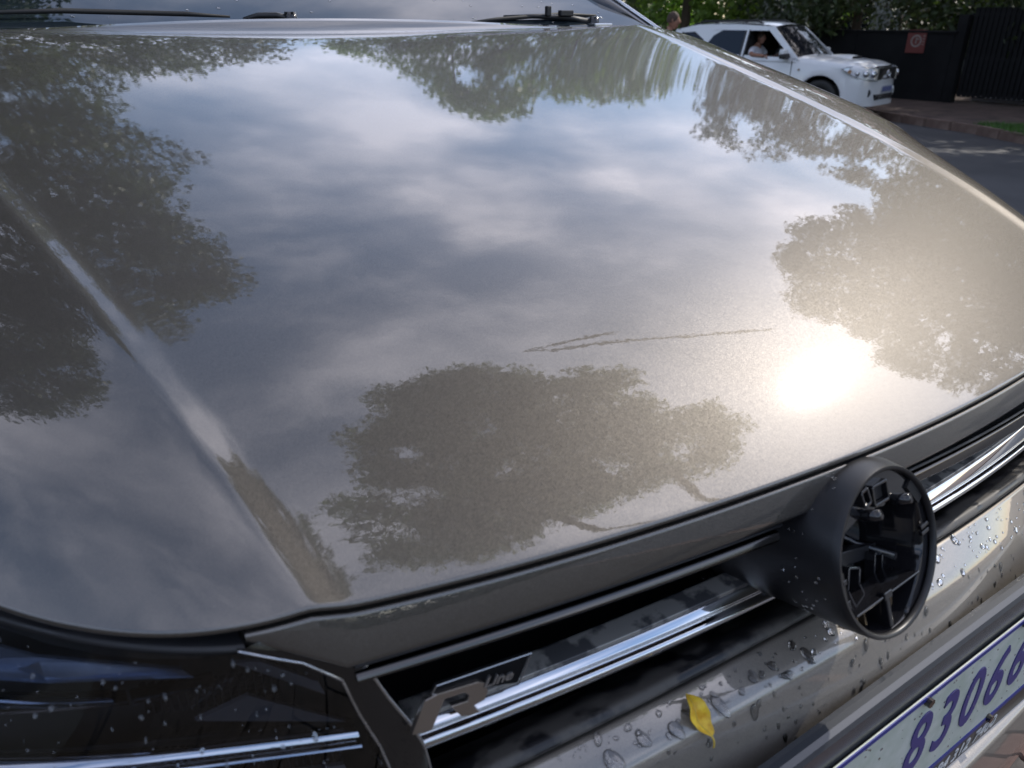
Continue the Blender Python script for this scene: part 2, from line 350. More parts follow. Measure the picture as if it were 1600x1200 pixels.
# boundary wall, gate, sign
wl = empty('boundary_wall', (18.5, 20, -.4), label='low black painted boundary wall across the road behind the white vehicle', cat='wall')
def child_world(mb, name, m, parent, **k):
    o = mb.build(name, m, None, **k); o.parent = parent; o.matrix_parent_inverse = Matrix.Translation(parent.location).inverted() if parent.rotation_euler.z == 0 else parent.matrix_basis.inverted(); return o
y = 10.05
while y < 40:
    child_world(MB().box((18.5, y + 1.24, .33), (.15, 2.46, 1.47)), 'wall_panel', M_wall, wl, bevel=.01)
    child_world(MB().box((18.5, y + 2.5, .345), (.2, .06, 1.50)), 'wall_post', M_wall, wl, bevel=.01); y += 2.52
child_world(MB().box((18.5, 25, 1.09), (.24, 30, .05)), 'coping', M_wall, wl, bevel=.01)
gt = empty('gate', (18.6, 8, -.4), label='tall black metal gate of upright bars beside the boundary wall', cat='gate')
child_world(MB().box((18.55, 9.95, .5), (.22, .22, 1.9)), 'gate_post', M_wall, gt, bevel=.01)
for z in (-.2, .55, 1.45): child_world(MB().box((18.62, 6.9, z), (.05, 5.9, .06)), 'rail', M_wall, gt)
pme = None
for k in range(53):
    if pme is None: o = MB().box((0, 0, 0), (.03, .085, 1.86)).build('gate_bar', M_wall, gt); pme = o.data
    else: o = bpy.data.objects.new('gate_bar', pme); COL.objects.link(o); o.parent = gt
    o.location = Vector((18.6, 9.75 - k * .112, .66)) - gt.location
child_world(MB().box((18.75, 6.9, .66), (.012, 5.9, 1.80)), 'sheet', M_wall, gt)
MB().box((19.9, 7.6, -.36), (1.1, 4.4, .07)).build('paving_slab', mat('sunlit_paving', (.55, .55, .58), .8), label='strip of paving under the black gate, coloured pale to look sunlit', cat='paving')  # sunlight on this paving is put into its pale colour

M_red = mat('sign_red', (.15, .035, .03), .7)
sg = empty('wall_sign', (18.40, 10.93, .88), label='small red square sign with a pale ring on the black wall', cat='sign')
MB().box((0, 0, 0), (.012, .46, .50)).build('sign_board', M_red, sg)
M_cream = mat('sign_cream', (.24, .20, .18), .7)
rg = MB(); n = 32
rg.grid([[(-.009, rr * math.cos(2 * math.pi * q / n), rr * math.sin(2 * math.pi * q / n) + .01) for q in range(n)] for rr in (.135, .095)], close=True); rg.build('sign_ring', M_cream, sg)
MB().box((-.009, .0, .02), (.004, .03, .13)).box((-.009, -.03, .05), (.004, .07, .03)).build('sign_symbol', M_cream, sg)
tl = MB()
for q in range(6): tl.box((-.009, .17 - q * .068, .21), (.003, .04, .035))
for q in range(4): tl.box((-.009, -.18, .12 - q * .06), (.003, .05, .02))
tl.build('sign_lettering', M_cream, sg)

hs = empty('house', (33, 18, -.4), label='grey plastered house wall half hidden behind the trees', cat='house')
child_world(MB().box((33, 16, 1.6), (8, 20, 4.0)), 'wall', M_house, hs)
child_world(MB().prism([(28.4, 5.5, 3.6), (33, 5.5, 5.6), (37.6, 5.5, 3.6)], (0, 0, 0), (0, 21, 0)), 'roof', M_hroof, hs)
child_world(MB().box((28.97, 20, 1.6), (.1, 1.6, 1.2)), 'window', M_tint, hs)

# ---- trees: crowns are clumps of leaf-sized faces about a spot above the car
O = Vector((0, .35, 1.2))
def dirv(az, el): az, el = R(az), R(el); return np.array([math.sin(az) * math.cos(el), math.cos(az) * math.cos(el), math.sin(el)])
def leaf_mesh(name, C, size, m, parent, asp=.55, **k):
    n = len(C); a = rng.normal(size=(n, 3)); a /= np.linalg.norm(a, axis=1)[:, None]
    b = rng.normal(size=(n, 3)); b -= a * np.sum(a * b, 1)[:, None]; b /= np.linalg.norm(b, axis=1)[:, None]
    s = size * rng.uniform(.6, 1.25, n)[:, None] / 2
    V = np.stack([C - a * s, C + b * s * asp - a * s * .1, C + a * s, C - b * s * asp - a * s * .1], 1)
    return fast_mesh(name, V.reshape(-1, 3), np.arange(4 * n).reshape(-1, 4), m, parent, **k)
def crown_points(poly, D0, D1, nclump, per, rc, holes=0.0, seed=0):
    r = np.random.default_rng(seed)
    az = np.array([p[0] for p in poly]); el = np.array([p[1] for p in poly]); A = []; E_ = []
    while len(A) < nclump:
        x = r.uniform(az.min(), az.max(), 4000); y = r.uniform(el.min(), el.max(), 4000)
        k = inpoly(x, y, poly) & (r.uniform(size=4000) < np.cos(np.radians(y)))
        if holes: k &= (np.sin(x * .55 + 1.7 * np.sin(y * .4 + seed)) * np.sin(y * .62 + 2.1 * np.sin(x * .31 + seed)) < 1 - holes * 1.3)
        A += list(x[k]); E_ += list(y[k])
    A = np.radians(np.array(A[:nclump])); E_ = np.radians(np.array(E_[:nclump])); D = r.uniform(D0, D1, nclump)
    C = np.c_[np.sin(A) * np.cos(E_), np.cos(A) * np.cos(E_), np.sin(E_)] * D[:, None] + np.array(O)
    C = C[C[:, 2] > .6 + rc * .3]
    L = np.repeat(C, per, 0); q = r.normal(size=L.shape); q /= np.linalg.norm(q, axis=1)[:, None]
    return C, L + q * (rc * r.uniform(0, 1, len(L)) ** .45)[:, None] * np.array([1, 1, .75])
def tree(label, poly, D0, D1, ncl, per, rc, size, m, base, tr, group=None, holes=0.0, seed=0, limbs=14, extra=(), top=None):
    t = empty('tree', base, label=label, cat='tree', group=group)
    C, L = crown_points(poly, D0, D1, ncl, per, rc, holes, seed)
    for e in extra:
        C2, L2 = crown_points(*e); C = np.r_[C, C2]; L = np.r_[L, L2]
    B = np.array(base)
    leaf_mesh('crown', L - B, size, m, t)
    mid = C.mean(0) - B; zt = max(1.5, (np.percentile(C[:, 2], 25) - B[2]))
    tpx = np.array(top) - B if top is not None else np.array([mid[0] * .25, mid[1] * .25, zt])
    tm = MB(); pts = [np.array([0, 0, -.1]), np.array([.02, .01, .3]), tpx * .35, tpx * .7, tpx]
    tm.tube(pts, [tr * 1.5, tr * 1.1, tr, tr * .85, tr * .7], 12)
    tm.build('trunk', M_bark, t, smooth=True)
    r = np.random.default_rng(seed + 5); lm = MB()
    for q in C[r.choice(len(C), min(limbs, len(C)), replace=False)]:
        e = q - B; s = tpx * r.uniform(.75, 1); md = (s + e) / 2 + np.array([0, 0, .12 * np.linalg.norm(e - s)])
        lm.tube([s, s * .7 + md * .3, md, md * .4 + e * .6, e], [tr * .5, tr * .4, tr * .26, tr * .15, tr * .06], 6, False)
    lm.build('limbs', M_bark, t, smooth=True)
    return t
# A: tall tree standing to the left behind the car
M_leafa = leafmat('leaf_olive', (.05, .075, .02), (.10, .145, .035), .8, .35)
A_ = [(-66, 6), (-68, 30), (-62, 40), (-56, 44), (-51, 54), (-43, 59), (-38, 57), (-24, 53), (-18, 54), (-14, 57), (-11, 60), (-4, 58), (1, 54), (7, 52), (8, 45), (4, 40), (5, 37), (9, 33), (6, 29), (4, 25), (12, 21), (17, 18), (18, 8), (-10, 4)]
tree('tall leafy tree standing beyond the left side of the parked car', A_, 9.5, 12.5, 2300, 120, .42, .11, M_leafa, (-4.6, 8.2, -.03), .22, seed=1, limbs=30)
TG = 'trees behind the boundary wall'
def blob(a0, a1, top, e0=-1.2): return [(a0, e0), (a0 - 1, top * .45), (a0 + 1, top * .8), ((a0 + a1) / 2 - 2, top), ((a0 + a1) / 2 + 2, top * .96), (a1 - 1, top * .8), (a1 + 1, top * .4), (a1, e0)]
B1 = [(20, 3), (21, 17), (25, 18.5), (28, 20), (30, 21.5), (34, 24), (35, 12), (33, 3)]
B2 = [(32, 3), (33, 20), (34, 24), (37, 22.5), (39, 22.5), (40, 19.5), (43, 18.5), (44, 8), (42, 3)]
B3 = [(43, -1), (42, 8), (42.5, 19.5), (45, 20), (47.5, 18.5), (48, 15.5), (49.5, 16.5), (51, 10), (49, -1)]
C1 = [(49, -1), (50, 10), (51, 15), (50.5, 18.8), (53, 20), (56, 20.5), (58, 20.6), (60, 18), (61, 8), (58, -1)]
C2 = [(58.5, -1), (59, 9), (60, 17.6), (63, 18.6), (67, 19), (70, 17), (71, 8), (68, -1)]
tree('dark tree behind the parked car far off to the left of the windscreen', B1, 19, 22, 330, 40, .5, .2, M_leaf, (9.5, 17, -.4), .16, TG, .45, 2)
tree('broad green tree behind the right end of the windscreen', B2, 19, 22, 330, 40, .5, .2, M_leaf, (13, 16.4, -.4), .17, TG, .5, 3)
tree('slim tree with bright low leaves above the rear of the white vehicle', B3, 20, 23, 300, 40, .45, .19, M_leaf, (15.4, 15.6, -.4), .13, TG, .5, 4)
tree('tree with a forked trunk above the windscreen of the white vehicle', C1, 21.5, 25, 380, 40, .5, .2, M_leafd, (19.6, 13.3, -.4), .12, TG, .55, 5)
tree('dark dense tree behind the wall above the red sign', C2, 21.5, 25, 400, 40, .5, .2, M_leafd, (21.3, 11.6, -.4), .15, TG, .55, 6)
# D: verge tree beyond the right edge of the picture, with the canopy E reaching over the car
D_ = [(70, 6), (71, 17), (69, 22), (67, 28), (69, 31), (68, 33), (73, 34), (76, 38), (80, 38), (83, 35.5), (88, 34), (91, 35), (96, 30), (102, 24), (102, 6), (85, 3), (74, 3)]
tree('large verge tree across the road to the right of the white vehicle', D_, 13.5, 16.5, 1300, 60, .42, .15, M_leafd, (15.6, 1.4, -.4), .24, seed=7, limbs=24)
tree('dense tree added behind the black gate to shade the road', [(66, -1), (67, 12), (69, 19), (74, 24), (80, 27), (88, 26), (93, 20), (96, 8), (95, -1)], 20, 24, 700, 50, .6, .24, M_leafd, (21.6, 5.2, -.4), .2, seed=9, limbs=20)  # added crown, placed so that its shadow falls on the road
E_ = [(.13, .26), (.25, .26), (.33, .23), (.39, .18), (.49, .14), (.51, .09), (.46, .07), (.56, .0), (.60, -.04), (.62, -.10), (.55, -.17), (.39, -.17), (.24, -.18), (.10, -.20), (-.02, -.15), (-.05, .01), (.03, .06), (.05, .17)]
def zenith_points(poly, D0, D1, nclump, per, rc, seed):
    r = np.random.default_rng(seed); x = r.uniform(-.12, .7, 20000); y = r.uniform(-.24, .3, 20000); k = inpoly(x, y, poly)
    k &= (np.sin(x * 26 + 2 * np.sin(y * 17)) * np.sin(y * 30 + 2 * np.sin(x * 15)) < .62)
    x, y = x[k][:nclump], y[k][:nclump]; C = np.c_[x, y, np.sqrt(1 - x * x - y * y)] * r.uniform(D0, D1, len(x))[:, None] + np.array(O)
    L = np.repeat(C, per, 0); q = r.normal(size=L.shape); q /= np.linalg.norm(q, axis=1)[:, None]
    return C, L + q * (rc * r.uniform(0, 1, len(L)) ** .45)[:, None]
_cp = crown_points
crown_points = lambda poly, D0, D1, n, per, rc, h=0, seed=0: zenith_points(poly, D0, D1, n, per, rc, seed)
te = tree('spreading street tree whose canopy reaches over the parked car', E_, 6.6, 8.2, 1150, 55, .25, .085, M_leaf, (3.4, -4.2, -.5), .2, seed=8, limbs=2, top=(2.6, -2.2, 5.6))
crown_points = _cp
def zd(x, y, D): return Vector((x, y, math.sqrt(1 - x * x - y * y))) * D + O - te.location
tw = MB().tube([zd(.38, .262, 7.2), zd(.43, .240, 7.1), zd(.50, .222, 7), zd(.56, .20, 7), zd(.65, .16, 7), zd(.74, .115, 6.9)], [.012, .022, .026, .026, .022, .014], 8)
tw.tube([zd(.38, .262, 7.1), zd(.46, .252, 7), zd(.50, .246, 7), zd(.54, .235, 7)], [.010, .026, .034, .008], 8); tw.build('twig', M_bark, te, smooth=True)
# bright leaved shrub and low planting behind the wall
def shrub(label, x, y, z, rad, n, m, size, group):
    t = empty('shrub', (x, y, -.4), label=label, cat='shrub', group=group)
    q = rng.normal(size=(n, 3)); q /= np.linalg.norm(q, axis=1)[:, None]; q = q * (rng.uniform(0, 1, n) ** .4)[:, None] * np.array(rad); q[:, 2] += z + .4
    leaf_mesh('foliage', q, size, m, t, .35)
    sm = MB()
    for k in range(5):
        a = rng.uniform(0, 6.28); sm.tube([(0, 0, 0), (.15 * math.cos(a), .15 * math.sin(a), .6), (rad[0] * .5 * math.cos(a), rad[1] * .5 * math.sin(a), z + .4)], [.035, .028, .01], 6)
    sm.build('stem', M_bark, t, smooth=True); return t
SG = 'shrubs along the boundary wall'
shrub('bright green leafy shrub behind the roof of the white vehicle', 16.9, 17.4, 1.75, (1.0, 1.0, .75), 900, M_leafb, .26, SG)
shrub('small bright shrub beside the forked trunk above the white roof', 19.9, 14.2, 1.65, (.5, .65, .5), 260, M_leafb, .2, SG)
shrub('dark shrub behind the standing man', 14.6, 17.9, 1.2, (1.6, 1.8, 1.5), 1800, M_leafd, .22, SG)
shrub('dark green shrub behind the wall left of the red sign', 20.6, 12.6, 1.5, (1.2, 1.5, .9), 1100, M_leafd, .16, SG)
shrub('mixed green shrub directly above the red sign', 20.4, 10.8, 1.5, (1.1, 1.2, .8), 900, M_leaf, .14, SG)
shrub('big black green shrub standing behind the gate', 20.4, 8.6, 1.5, (1.2, 1.8, 1.6), 2400, M_leafd, .16, SG)
hedge_c = []
for k in range(26): hedge_c.append((26.8 + rng.uniform(-.8, .8), 3 + k * 1.25, rng.uniform(1.0, 1.7)))
q = np.repeat(np.array(hedge_c), 620, 0); u = rng.normal(size=q.shape); u /= np.linalg.norm(u, axis=1)[:, None]
q = q + u * (rng.uniform(0, 1, len(q)) ** .5)[:, None] * np.array([.9, 1.2, 1.9])
gap = ~((q[:, 1] > 16.2) & (q[:, 1] < 19.6)); q = q[gap]
leaf_mesh('hedge', q, .28, M_leafd, None, kind='stuff', label='dark mass of garden foliage far behind the wall', cat='hedge')
# unseen wall and leaf mass, added left of and behind camera to darken reflections
gw = empty('reflection_wall', (-6.4, 0, 0), label='unseen grey wall added left of the car to darken reflections', cat='wall')
child_world(MB().box((-6.4, -1, 1.2), (.22, 34, 2.5)), 'reflection_wall_face', mat('reflection_wall_grey', (.09, .095, .10), .9), gw)
child_world(MB().box((-6.4, -1, 2.49), (.34, 34.1, .08)), 'coping', M_kerb, gw)  # top of the added unseen reflection wall
q = np.c_[rng.uniform(-20, 20, 22000), rng.uniform(-25, -22, 22000), rng.uniform(-.4, 1, 22000) ** 2 * 4.5]
leaf_mesh('reflection_foliage', q, .42, M_leafd, None, kind='stuff', label='unseen leaf mass added behind the camera to darken reflections', cat='trees')  # added out of view, keeps the reflected horizon dark
# terraced dark backdrop of garden beyond the street on the left
q = np.c_[rng.uniform(-16, 24, 24000), rng.uniform(30, 34, 24000), rng.uniform(-.3, 5.5, 24000)]
leaf_mesh('far_foliage', q, .42, M_leafd, None, kind='stuff', label='distant mass of trees at the end of the street', cat='trees')

# ================================================================== THE PARKED CAR (nose towards -Y, middle at x = 0)
car = empty('parked_car', (0, 1.6, 0), label='bronze grey metallic car in the foreground, its front emblem missing from the round black mount', cat='car')
CP = Matrix.Translation((0, 1.6, 0)).inverted()
def onto(o, parent=None):
    o.parent = parent or car
    o.matrix_parent_inverse = CP if parent is None else Matrix.Identity(4)
    return o
PCF = np.polyfit([0, .1, .2, .4, .6, .8, 1.0, 1.08], [1.08, 1.1265, 1.163, 1.214, 1.252, 1.286, 1.316, 1.327], 4)
def wr(y): return .458 + .19 * y
def softp(s, e): return .5 * (s + np.sqrt(s * s + e * e))
def H(x, y):
    x = np.abs(x); z = np.polyval(PCF, np.minimum(y, 1.1)) - (.045 - .05 * y) * (x / wr(y)) ** 2
    s0 = x - wr(y); fw_ = .017 - .005 * np.clip(y, 0, 1); fl = np.clip((1.25 - y) / .5, .5, 1)
    z = z + .26 * fl * (softp(s0 + fw_, .007) - softp(s0, .0028)) - .0004
    sp = softp(s0, .009); fo = np.clip((y - .15) / .4, 0, 1) - .62 * np.clip((y - .62) / .35, 0, 1); z = z - (.13 - .09 * fo) * sp - (.6 - .2 * fo) * sp ** 2
    s2 = softp(x - (.458 + .53 * y), .02) * np.clip((.62 - y) / .3, 0, 1); z = z - .16 * s2
    k = np.clip((y - 1.112) / .055, 0, 1.2); z = z + .024 * k * k * (1.6 - .6 * k) * np.exp(-(x / .55) ** 6)
    a_ = np.clip((.30 - y) / .28, 0, 1); b_ = np.clip((x - .15) / .33, 0, 1); z = z - .004 * a_ * a_ * (3 - 2 * a_) * b_ * b_ * (3 - 2 * b_)
    return z
def yf(x):
    x = np.abs(x); s = np.maximum(x - .48, 0); return np.where(x < .48, .324 * x * x, .0746 + .31 * s + .5 * s * s + 3 * s * s)
def yr(x): return 1.165 - .09 * (x / .8) ** 2
def keep(o): onto(o); return o

# hood
NU, NT = 320, 170
ts = np.linspace(0, 1, NT) ** 1.15
def cols(y):      # columns follow the creases so these stay crisp
    w_ = wr(y); inner = np.linspace(0, 1, 110); inner = (1 - (1 - inner) ** 1.5) * (w_ - .045)
    near = np.linspace(w_ - .045, w_ + .02, 56)[1:]; outer = np.linspace(w_ + .02, .695 + .19 * y, 50)[1:]
    h = np.r_[inner, near, outer]; return np.r_[-h[::-1][:-1], h]
NC = len(cols(0.0)); rows = []
# vectorised fixed point
def cols_v(Yv):
    k_ = np.arange(NC); m_ = NC // 2; a_ = np.abs(k_ - m_); sgn = np.sign(k_ - m_); w_ = wr(Yv); h = np.zeros(NC)
    i1 = a_ < 110; f_ = a_ / 109; h[i1] = ((1 - (1 - f_[i1]) ** 1.5) * (w_[i1] - .045))
    i2 = (a_ >= 110) & (a_ < 165); h[i2] = w_[i2] - .045 + .065 * (a_[i2] - 109) / 55
    i3 = a_ >= 165; h[i3] = w_[i3] + .02 + (.675 + .19 * Yv[i3] - w_[i3]) * (a_[i3] - 164) / 49
    return sgn * h
def row_at(t):
    Yv = np.full(NC, .2 + t)
    for _ in range(30): X = cols_v(Yv); Yv = .5 * Yv + .5 * (yf(X) + t * (yr(X) - yf(X)))
    return X, yf(X) + t * (yr(X) - yf(X))
for t in ts:
    X, Yv = row_at(t); rows.append(np.c_[X, Yv, H(X, Yv)])
X = rows[0][:, 0]
for dy, dz in ((-.0008, -.0005), (-.0016, -.0016), (-.0018, -.0032), (-.0008, -.0046), (.003, -.005), (.03, -.006)):
    rows.insert(0, np.c_[X, yf(X) + dy, H(X, yf(X)) + dz])
def edge_down(Rr, s):          # rolled side edges
    p0 = Rr[-1] if s > 0 else Rr[0]
    ex = [(p0[0] + s * .002, p0[1], p0[2] - .003), (p0[0] + s * .001, p0[1], p0[2] - .012)]
    return ex
rows2 = []
for Rr in rows:
    l = edge_down(Rr, -1)[::-1]; r_ = edge_down(Rr, 1); rows2.append(l + [tuple(p) for p in Rr] + r_)
b = rows2[-1]; rows2.append([(p[0], p[1] + .003, p[2] - .003) for p in b]); rows2.append([(p[0], p[1] + .001, p[2] - .012) for p in b])
hood = MB().grid(rows2).build('hood', M_paint, None, smooth=True); keep(hood)
# dark well under the hood so no light leaks through the gaps
uw = MB(); uw.grid([[(x, float(yf(x)) + .03 + t * (1.12 - float(yf(x))), float(H(x, float(yf(x)) + .03 + t * (1.10 - float(yf(x))))) - .035) for x in np.linspace(-.86, .86, 30) if True] for t in np.linspace(0, 1, 12)])
keep(uw.build('engine_bay_cover', M_under, None))

# panel between hood and grille
def hz(x): return float(H(x, float(yf(x))))
def pb(x):
    z = 1.0504 + .00726 * x - .0613 * x * x
    y = -.008 + .3 * x * x; f_ = min(1, max(0, (abs(x) - .461) / .044)); return y + (float(yf(x)) - .0035 - y) * f_, z + (hz(x) - .0115 - z) * f_
def prof_panel(x):
    yh = float(yf(x)); y2, z2 = pb(x)
    return [(yh + .04, hz(x) - .011, 0), (yh - .0028, hz(x) - .0066, .002), (y2, z2, .004), (y2 + .03, z2 - .006, 0)]
keep(loft('front_panel', sorted(list(np.linspace(-.461, .461, 150)) + [-.505, -.495, -.485, -.473, .473, .485, .495, .505]), prof_panel, M_paint, None, ang=70))
keep(loft('gap_seal', np.linspace(-.66, .66, 60), lambda x: [(float(yf(x)) + .014, hz(x) - .006, 0), (float(yf(x)) + .012, hz(x) - .030, 0)], M_rubber, None))

M_deep = mat('deep_black', (.006, .006, .007), .75, spec=.2)
# grille: upper moulding, recess, bright bar, dusty shelf, lower lip
def mo(x): return (.004 + .27 * x * x, 1.0268 - .0334 * x - .0858 * x * x), (.002 + .27 * x * x, 1.0188 - .0488 * x - .1048 * x * x)
def prof_mo(x):
    a, b_ = mo(x); return [(a[0] + .018, a[1] + .002, 0), (a[0], a[1], .002), (b_[0] - .001, b_[1], .002), (b_[0] + .02, b_[1] - .004, 0)]
for x0, x1 in ((-.456, -.150), (-.05, .45)):
    keep(loft('grille_moulding', np.linspace(x0, x1, 40), prof_mo, M_dchrome, None, close=True))
keep(loft('grille_moulding', np.linspace(-.456, .45, 60), lambda x: [(mo(x)[0][0] + .001, mo(x)[0][1] + .0062, 0), (mo(x)[0][0] - .0006, mo(x)[0][1] + .0052, .001), (mo(x)[0][0] + .001, mo(x)[0][1] + .0030, .001), (mo(x)[0][0] + .02, mo(x)[0][1] + .0028, 0)], M_black, None))
def bt(x): return .03 + .25 * x * x, .9677 - .00227 * x - .0845 * x * x
def bb(x): return .017 + .25 * x * x, .9530 - .0162 * x - .1001 * x * x
def prof_recess(x):
    b_ = mo(x)[1]; y, z = bt(x)
    return [(b_[0] + .016, b_[1] + .004, 0), (y + .10, b_[1] + .002, .01), (y + .11, z - .03, .01), (y + .11, z - .12, .02), (y + .02, z - .13, 0)]
keep(loft('grille_recess', np.linspace(-.47, .47, 40), prof_recess, M_deep, None))

def prof_bar(x):
    (y1, z1), (y0, z0) = bt(x), bb(x)
    return [(y0 + .016, z0 - .008, 0), (y0 + .004, z0 - .005, .003), (y0 - .003, z0 + .0005, .004), (y0 - .0015, z0 + .0050, .003), (y0 + .003, z0 + .0062, .0012), (y0 + .0035, z0 + .0078, .0008), (y0 + .0022, z0 + .0100, .002), (y1 - .005, z1 + .004, .005), (y1 + .002, z1 - .006, 0)]
def prof_shelf(x):
    y1, z1 = bt(x); return [(y1 - .0055, z1 - .002, 0), (y1 - .0055, z1 + .0052, .001), (y1 + .010, z1 + .0085, .002), (y1 + .014, z1 - .01, 0)]
def prof_bevel(x):
    y0, z0 = bb(x); return [(y0 + .02, z0 - .016, 0), (y0 + .006, z0 - .0125, .002), (y0 + .003, z0 - .0070, .0015), (y0 + .012, z0 - .006, 0)]
for x0, x1 in ((-.443, -.095), (-.08, .44)):
    bar = keep(loft('chrome_bar', np.linspace(x0, x1, 60), prof_bar, M_chrome, None, close=True, ang=80))
    keep(loft('bar_shelf', np.linspace(x0, x1, 60), prof_shelf, M_shelf, None, close=True, ang=60))
    keep(loft('lower_bar_edge', np.linspace(x0, x1, 60), prof_bevel, M_chrome_worn, None, close=True, ang=80))
def tt(x): return .016 + .25 * x * x, .937 - .012 * x - .19 * x * x
def tb(x): return -.002 + .25 * x * x, .93935 - .01224 * x - .2096 * x * x
def prof_trim(x):
    (y1, z1), (y0, z0) = tt(x), tb(x)
    return [(y1 + .03, z1 - .02, 0), (y1 + .004, z1 + .001, .005), (y0 + .006, z0 + .007, .004), (y0 + .0005, z0 + .0015, .003), (y0 + .012, z0 - .012, 0)]
keep(loft('lower_grille_lip', np.linspace(-.47, .46, 70), prof_trim, M_dusty, None, ang=60))
# fine vertical ribs deep in the recess
rb = MB()
for k in range(9):
    x = -.40 + k * .1
    y, z = bt(x); rb.box((x, y + .085, z + .02), (.004, .05, .07))
keep(rb.build('grille_rib', M_black, None))

# bumper
def ex(x): s = max(abs(x) - .5, 0); return 2.2 * s * s
def cl(x, a=.45): return max(-a, min(a, x))
def cr(x): c = cl(x); return -.026 + .25 * x * x + ex(x), .9197 - .0707 * c - .337 * c * c
def bu(x): c = cl(x, .33); return -.047 + .25 * x * x + ex(x), .862 - .02 * c - .48 * c * c
def ap(x): return max(0, 1 - (abs(x - .02) / .30) ** 8)
def prof_bump(x):
    y0, z0 = tb(cl(x)); y0 = -.002 + .25 * x * x + ex(x); y1, z1 = cr(x); y2, z2 = bu(x); k = ap(x)
    yp = -.042 * k + (1 - k) * (y2 + .004)
    yl = -.075 + .12 * x * x + ex(x)
    return [(y0 + .03, z0 - .020, 0), (y0 + .001, z0 - .0035, .003), (y1, z1, .010), (y2, z2, .004), (y2 + .010, z2 - .004, .001), (y2 + .011, z2 - .010, .001), (y2 + .004 , z2 - .012, .002), (yp, z2 - .030, .006),
            (yp + .004, .716, .004), (yl + .004, .704, .006), (yl, .62, .03), (yl + .012, .52, .03), (yl + .03, .42, .04), (yl + .06, .30, .02), (yl + .3, .27, 0)]
bump = keep(loft('bumper', np.linspace(-.87, .87, 150), prof_bump, M_paint_sunlit, None, ang=48, seg=6))
sealm = mat('brown_seal', (.10, .075, .06), .28, .5)
keep(loft('bumper_seal', np.linspace(-.36, .40, 60), lambda x: [(bu(x)[0] + .009, bu(x)[1] - .0035, 0), (bu(x)[0] + .0005, bu(x)[1] - .0045, .0012), (bu(x)[0] + .001, bu(x)[1] - .0085, .0012), (bu(x)[0] + .010, bu(x)[1] - .0095, 0)], sealm, None))

# number plate with holder, digits and dealer strip
ph = keep(MB().box((-.001, -.048, .801), (.56, .017, .180)).build('plate_holder', mat('holder_grey', (.07, .075, .085), .25, .3), None, bevel=.006))
pl = keep(MB().box((-.001, -.0592, .797), (.52, .0016, .126)).build('number_plate', M_platew, None, bevel=.0012))
fr = MB()
for z in (.8572, .7368): fr.box((-.001, -.0604, z), (.520, .0008, .0055))
for x in (-.2555, .2535): fr.box((x, -.0604, .797), (.0042, .0008, .1148))
onto(fr.build('plate_border', M_blue, None), pl).matrix_parent_inverse = Matrix.Identity(4)
def text(body, size, m, name, loc, rot, parent, ext=.0006, sx=1, shear=0, bold=0, align='CENTER', world=True):
    c = bpy.data.curves.new(name, 'FONT'); c.body = body; c.size = size; c.extrude = ext; c.align_x = align; c.align_y = 'CENTER'; c.offset = bold; c.shear = shear; c.resolution_u = 5
    o = bpy.data.objects.new(name, c); COL.objects.link(o)
    bpy.context.view_layer.update(); dg = bpy.context.evaluated_depsgraph_get(); me = bpy.data.meshes.new_from_object(o.evaluated_get(dg)); bpy.data.objects.remove(o)
    me.materials.clear(); me.materials.append(m)
    for v in me.vertices: v.co.x *= sx
    M = Matrix.Translation(loc) @ rot; me.transform(M)
    o = bpy.data.objects.new(name, me); COL.objects.link(o)
    if parent is car: keep(o)
    elif parent: o.parent = parent
    return o
RF = Matrix.Rotation(R(90), 4, 'X')
for k, chx in enumerate('83066'):
    text(chx, .098, M_blued, 'digit', Vector((-.023 + k * .0435, -.0604, .796)), RF, pl, sx=.66, bold=.0012)
dl = keep(MB().box((.039, -.059, .7195), (.40, .002, .026)).build('dealer_strip', M_strip, None))
text('TEL 084 312 7400', .021, M_wtext, 'strip_lettering', Vector((.066, -.0604, .7195)), RF, dl, ext=.0003, sx=1.02, shear=.25)
sb = MB()
for x, z in ((-.030, .8532), (.129, .8532), (.122, .7385)): sb.tube([(x, -.059, z), (x, -.0645, z)], .0042, 10)
onto(sb.build('plate_screw', M_dchrome, None), pl).matrix_parent_inverse = Matrix.Identity(4)

# round mount left behind by the missing emblem
ct = np.array([-.1025, -.035, 1.017]); nv = np.array([.04012749, -.93020603, .36483767]); Uv = np.array([.99907084, .0430982, 0]); Vv = np.array([-.01572385, .36449868, .93107114]); RR = .0603
def ep(u, v, d=0): return ct + RR * u * Uv + RR * v * Vv + nv * d
ro = []
for d, rad in ((-.0015, .93), (.0012, .935), (.0022, .955), (.0022, .985), (.0005, 1.0)):
    ro.append([ep(rad * math.cos(a), rad * math.sin(a), d) for a in np.linspace(0, 2 * math.pi, 96, endpoint=False)])
back = np.array([0, 1, -.16])
for s, rad, bl in ((.004, 1.01, .03), (.012, 1.025, .1), (.03, 1.04, .3), (.045, 1.06, .5), (.06, 1.10, .7), (.075, 1.17, .85), (.09, 1.25, 1)):
    n2 = nv * (1 - bl) + np.array([0, -1, 0]) * bl; n2 /= np.linalg.norm(n2); u2 = np.cross([0, 0, 1], n2); u2 /= np.linalg.norm(u2); v2 = np.cross(n2, u2)
    c = ct + back * s
    ro.append([c + RR * rad * (1.0 * math.cos(a) * u2 * (1 + .25 * bl * (rad - 1)) + math.sin(a) * v2 * (1 - .35 * bl * (rad - 1) * 2)) for a in np.linspace(0, 2 * math.pi, 96, endpoint=False)])
em = MB().grid(ro, close=True).build('emblem_mount', M_satin, None, smooth=True, label='round black plastic emblem mount standing open without its badge'); keep(em); autosmooth(em, 50)
def sub(o): o.parent = em; return o
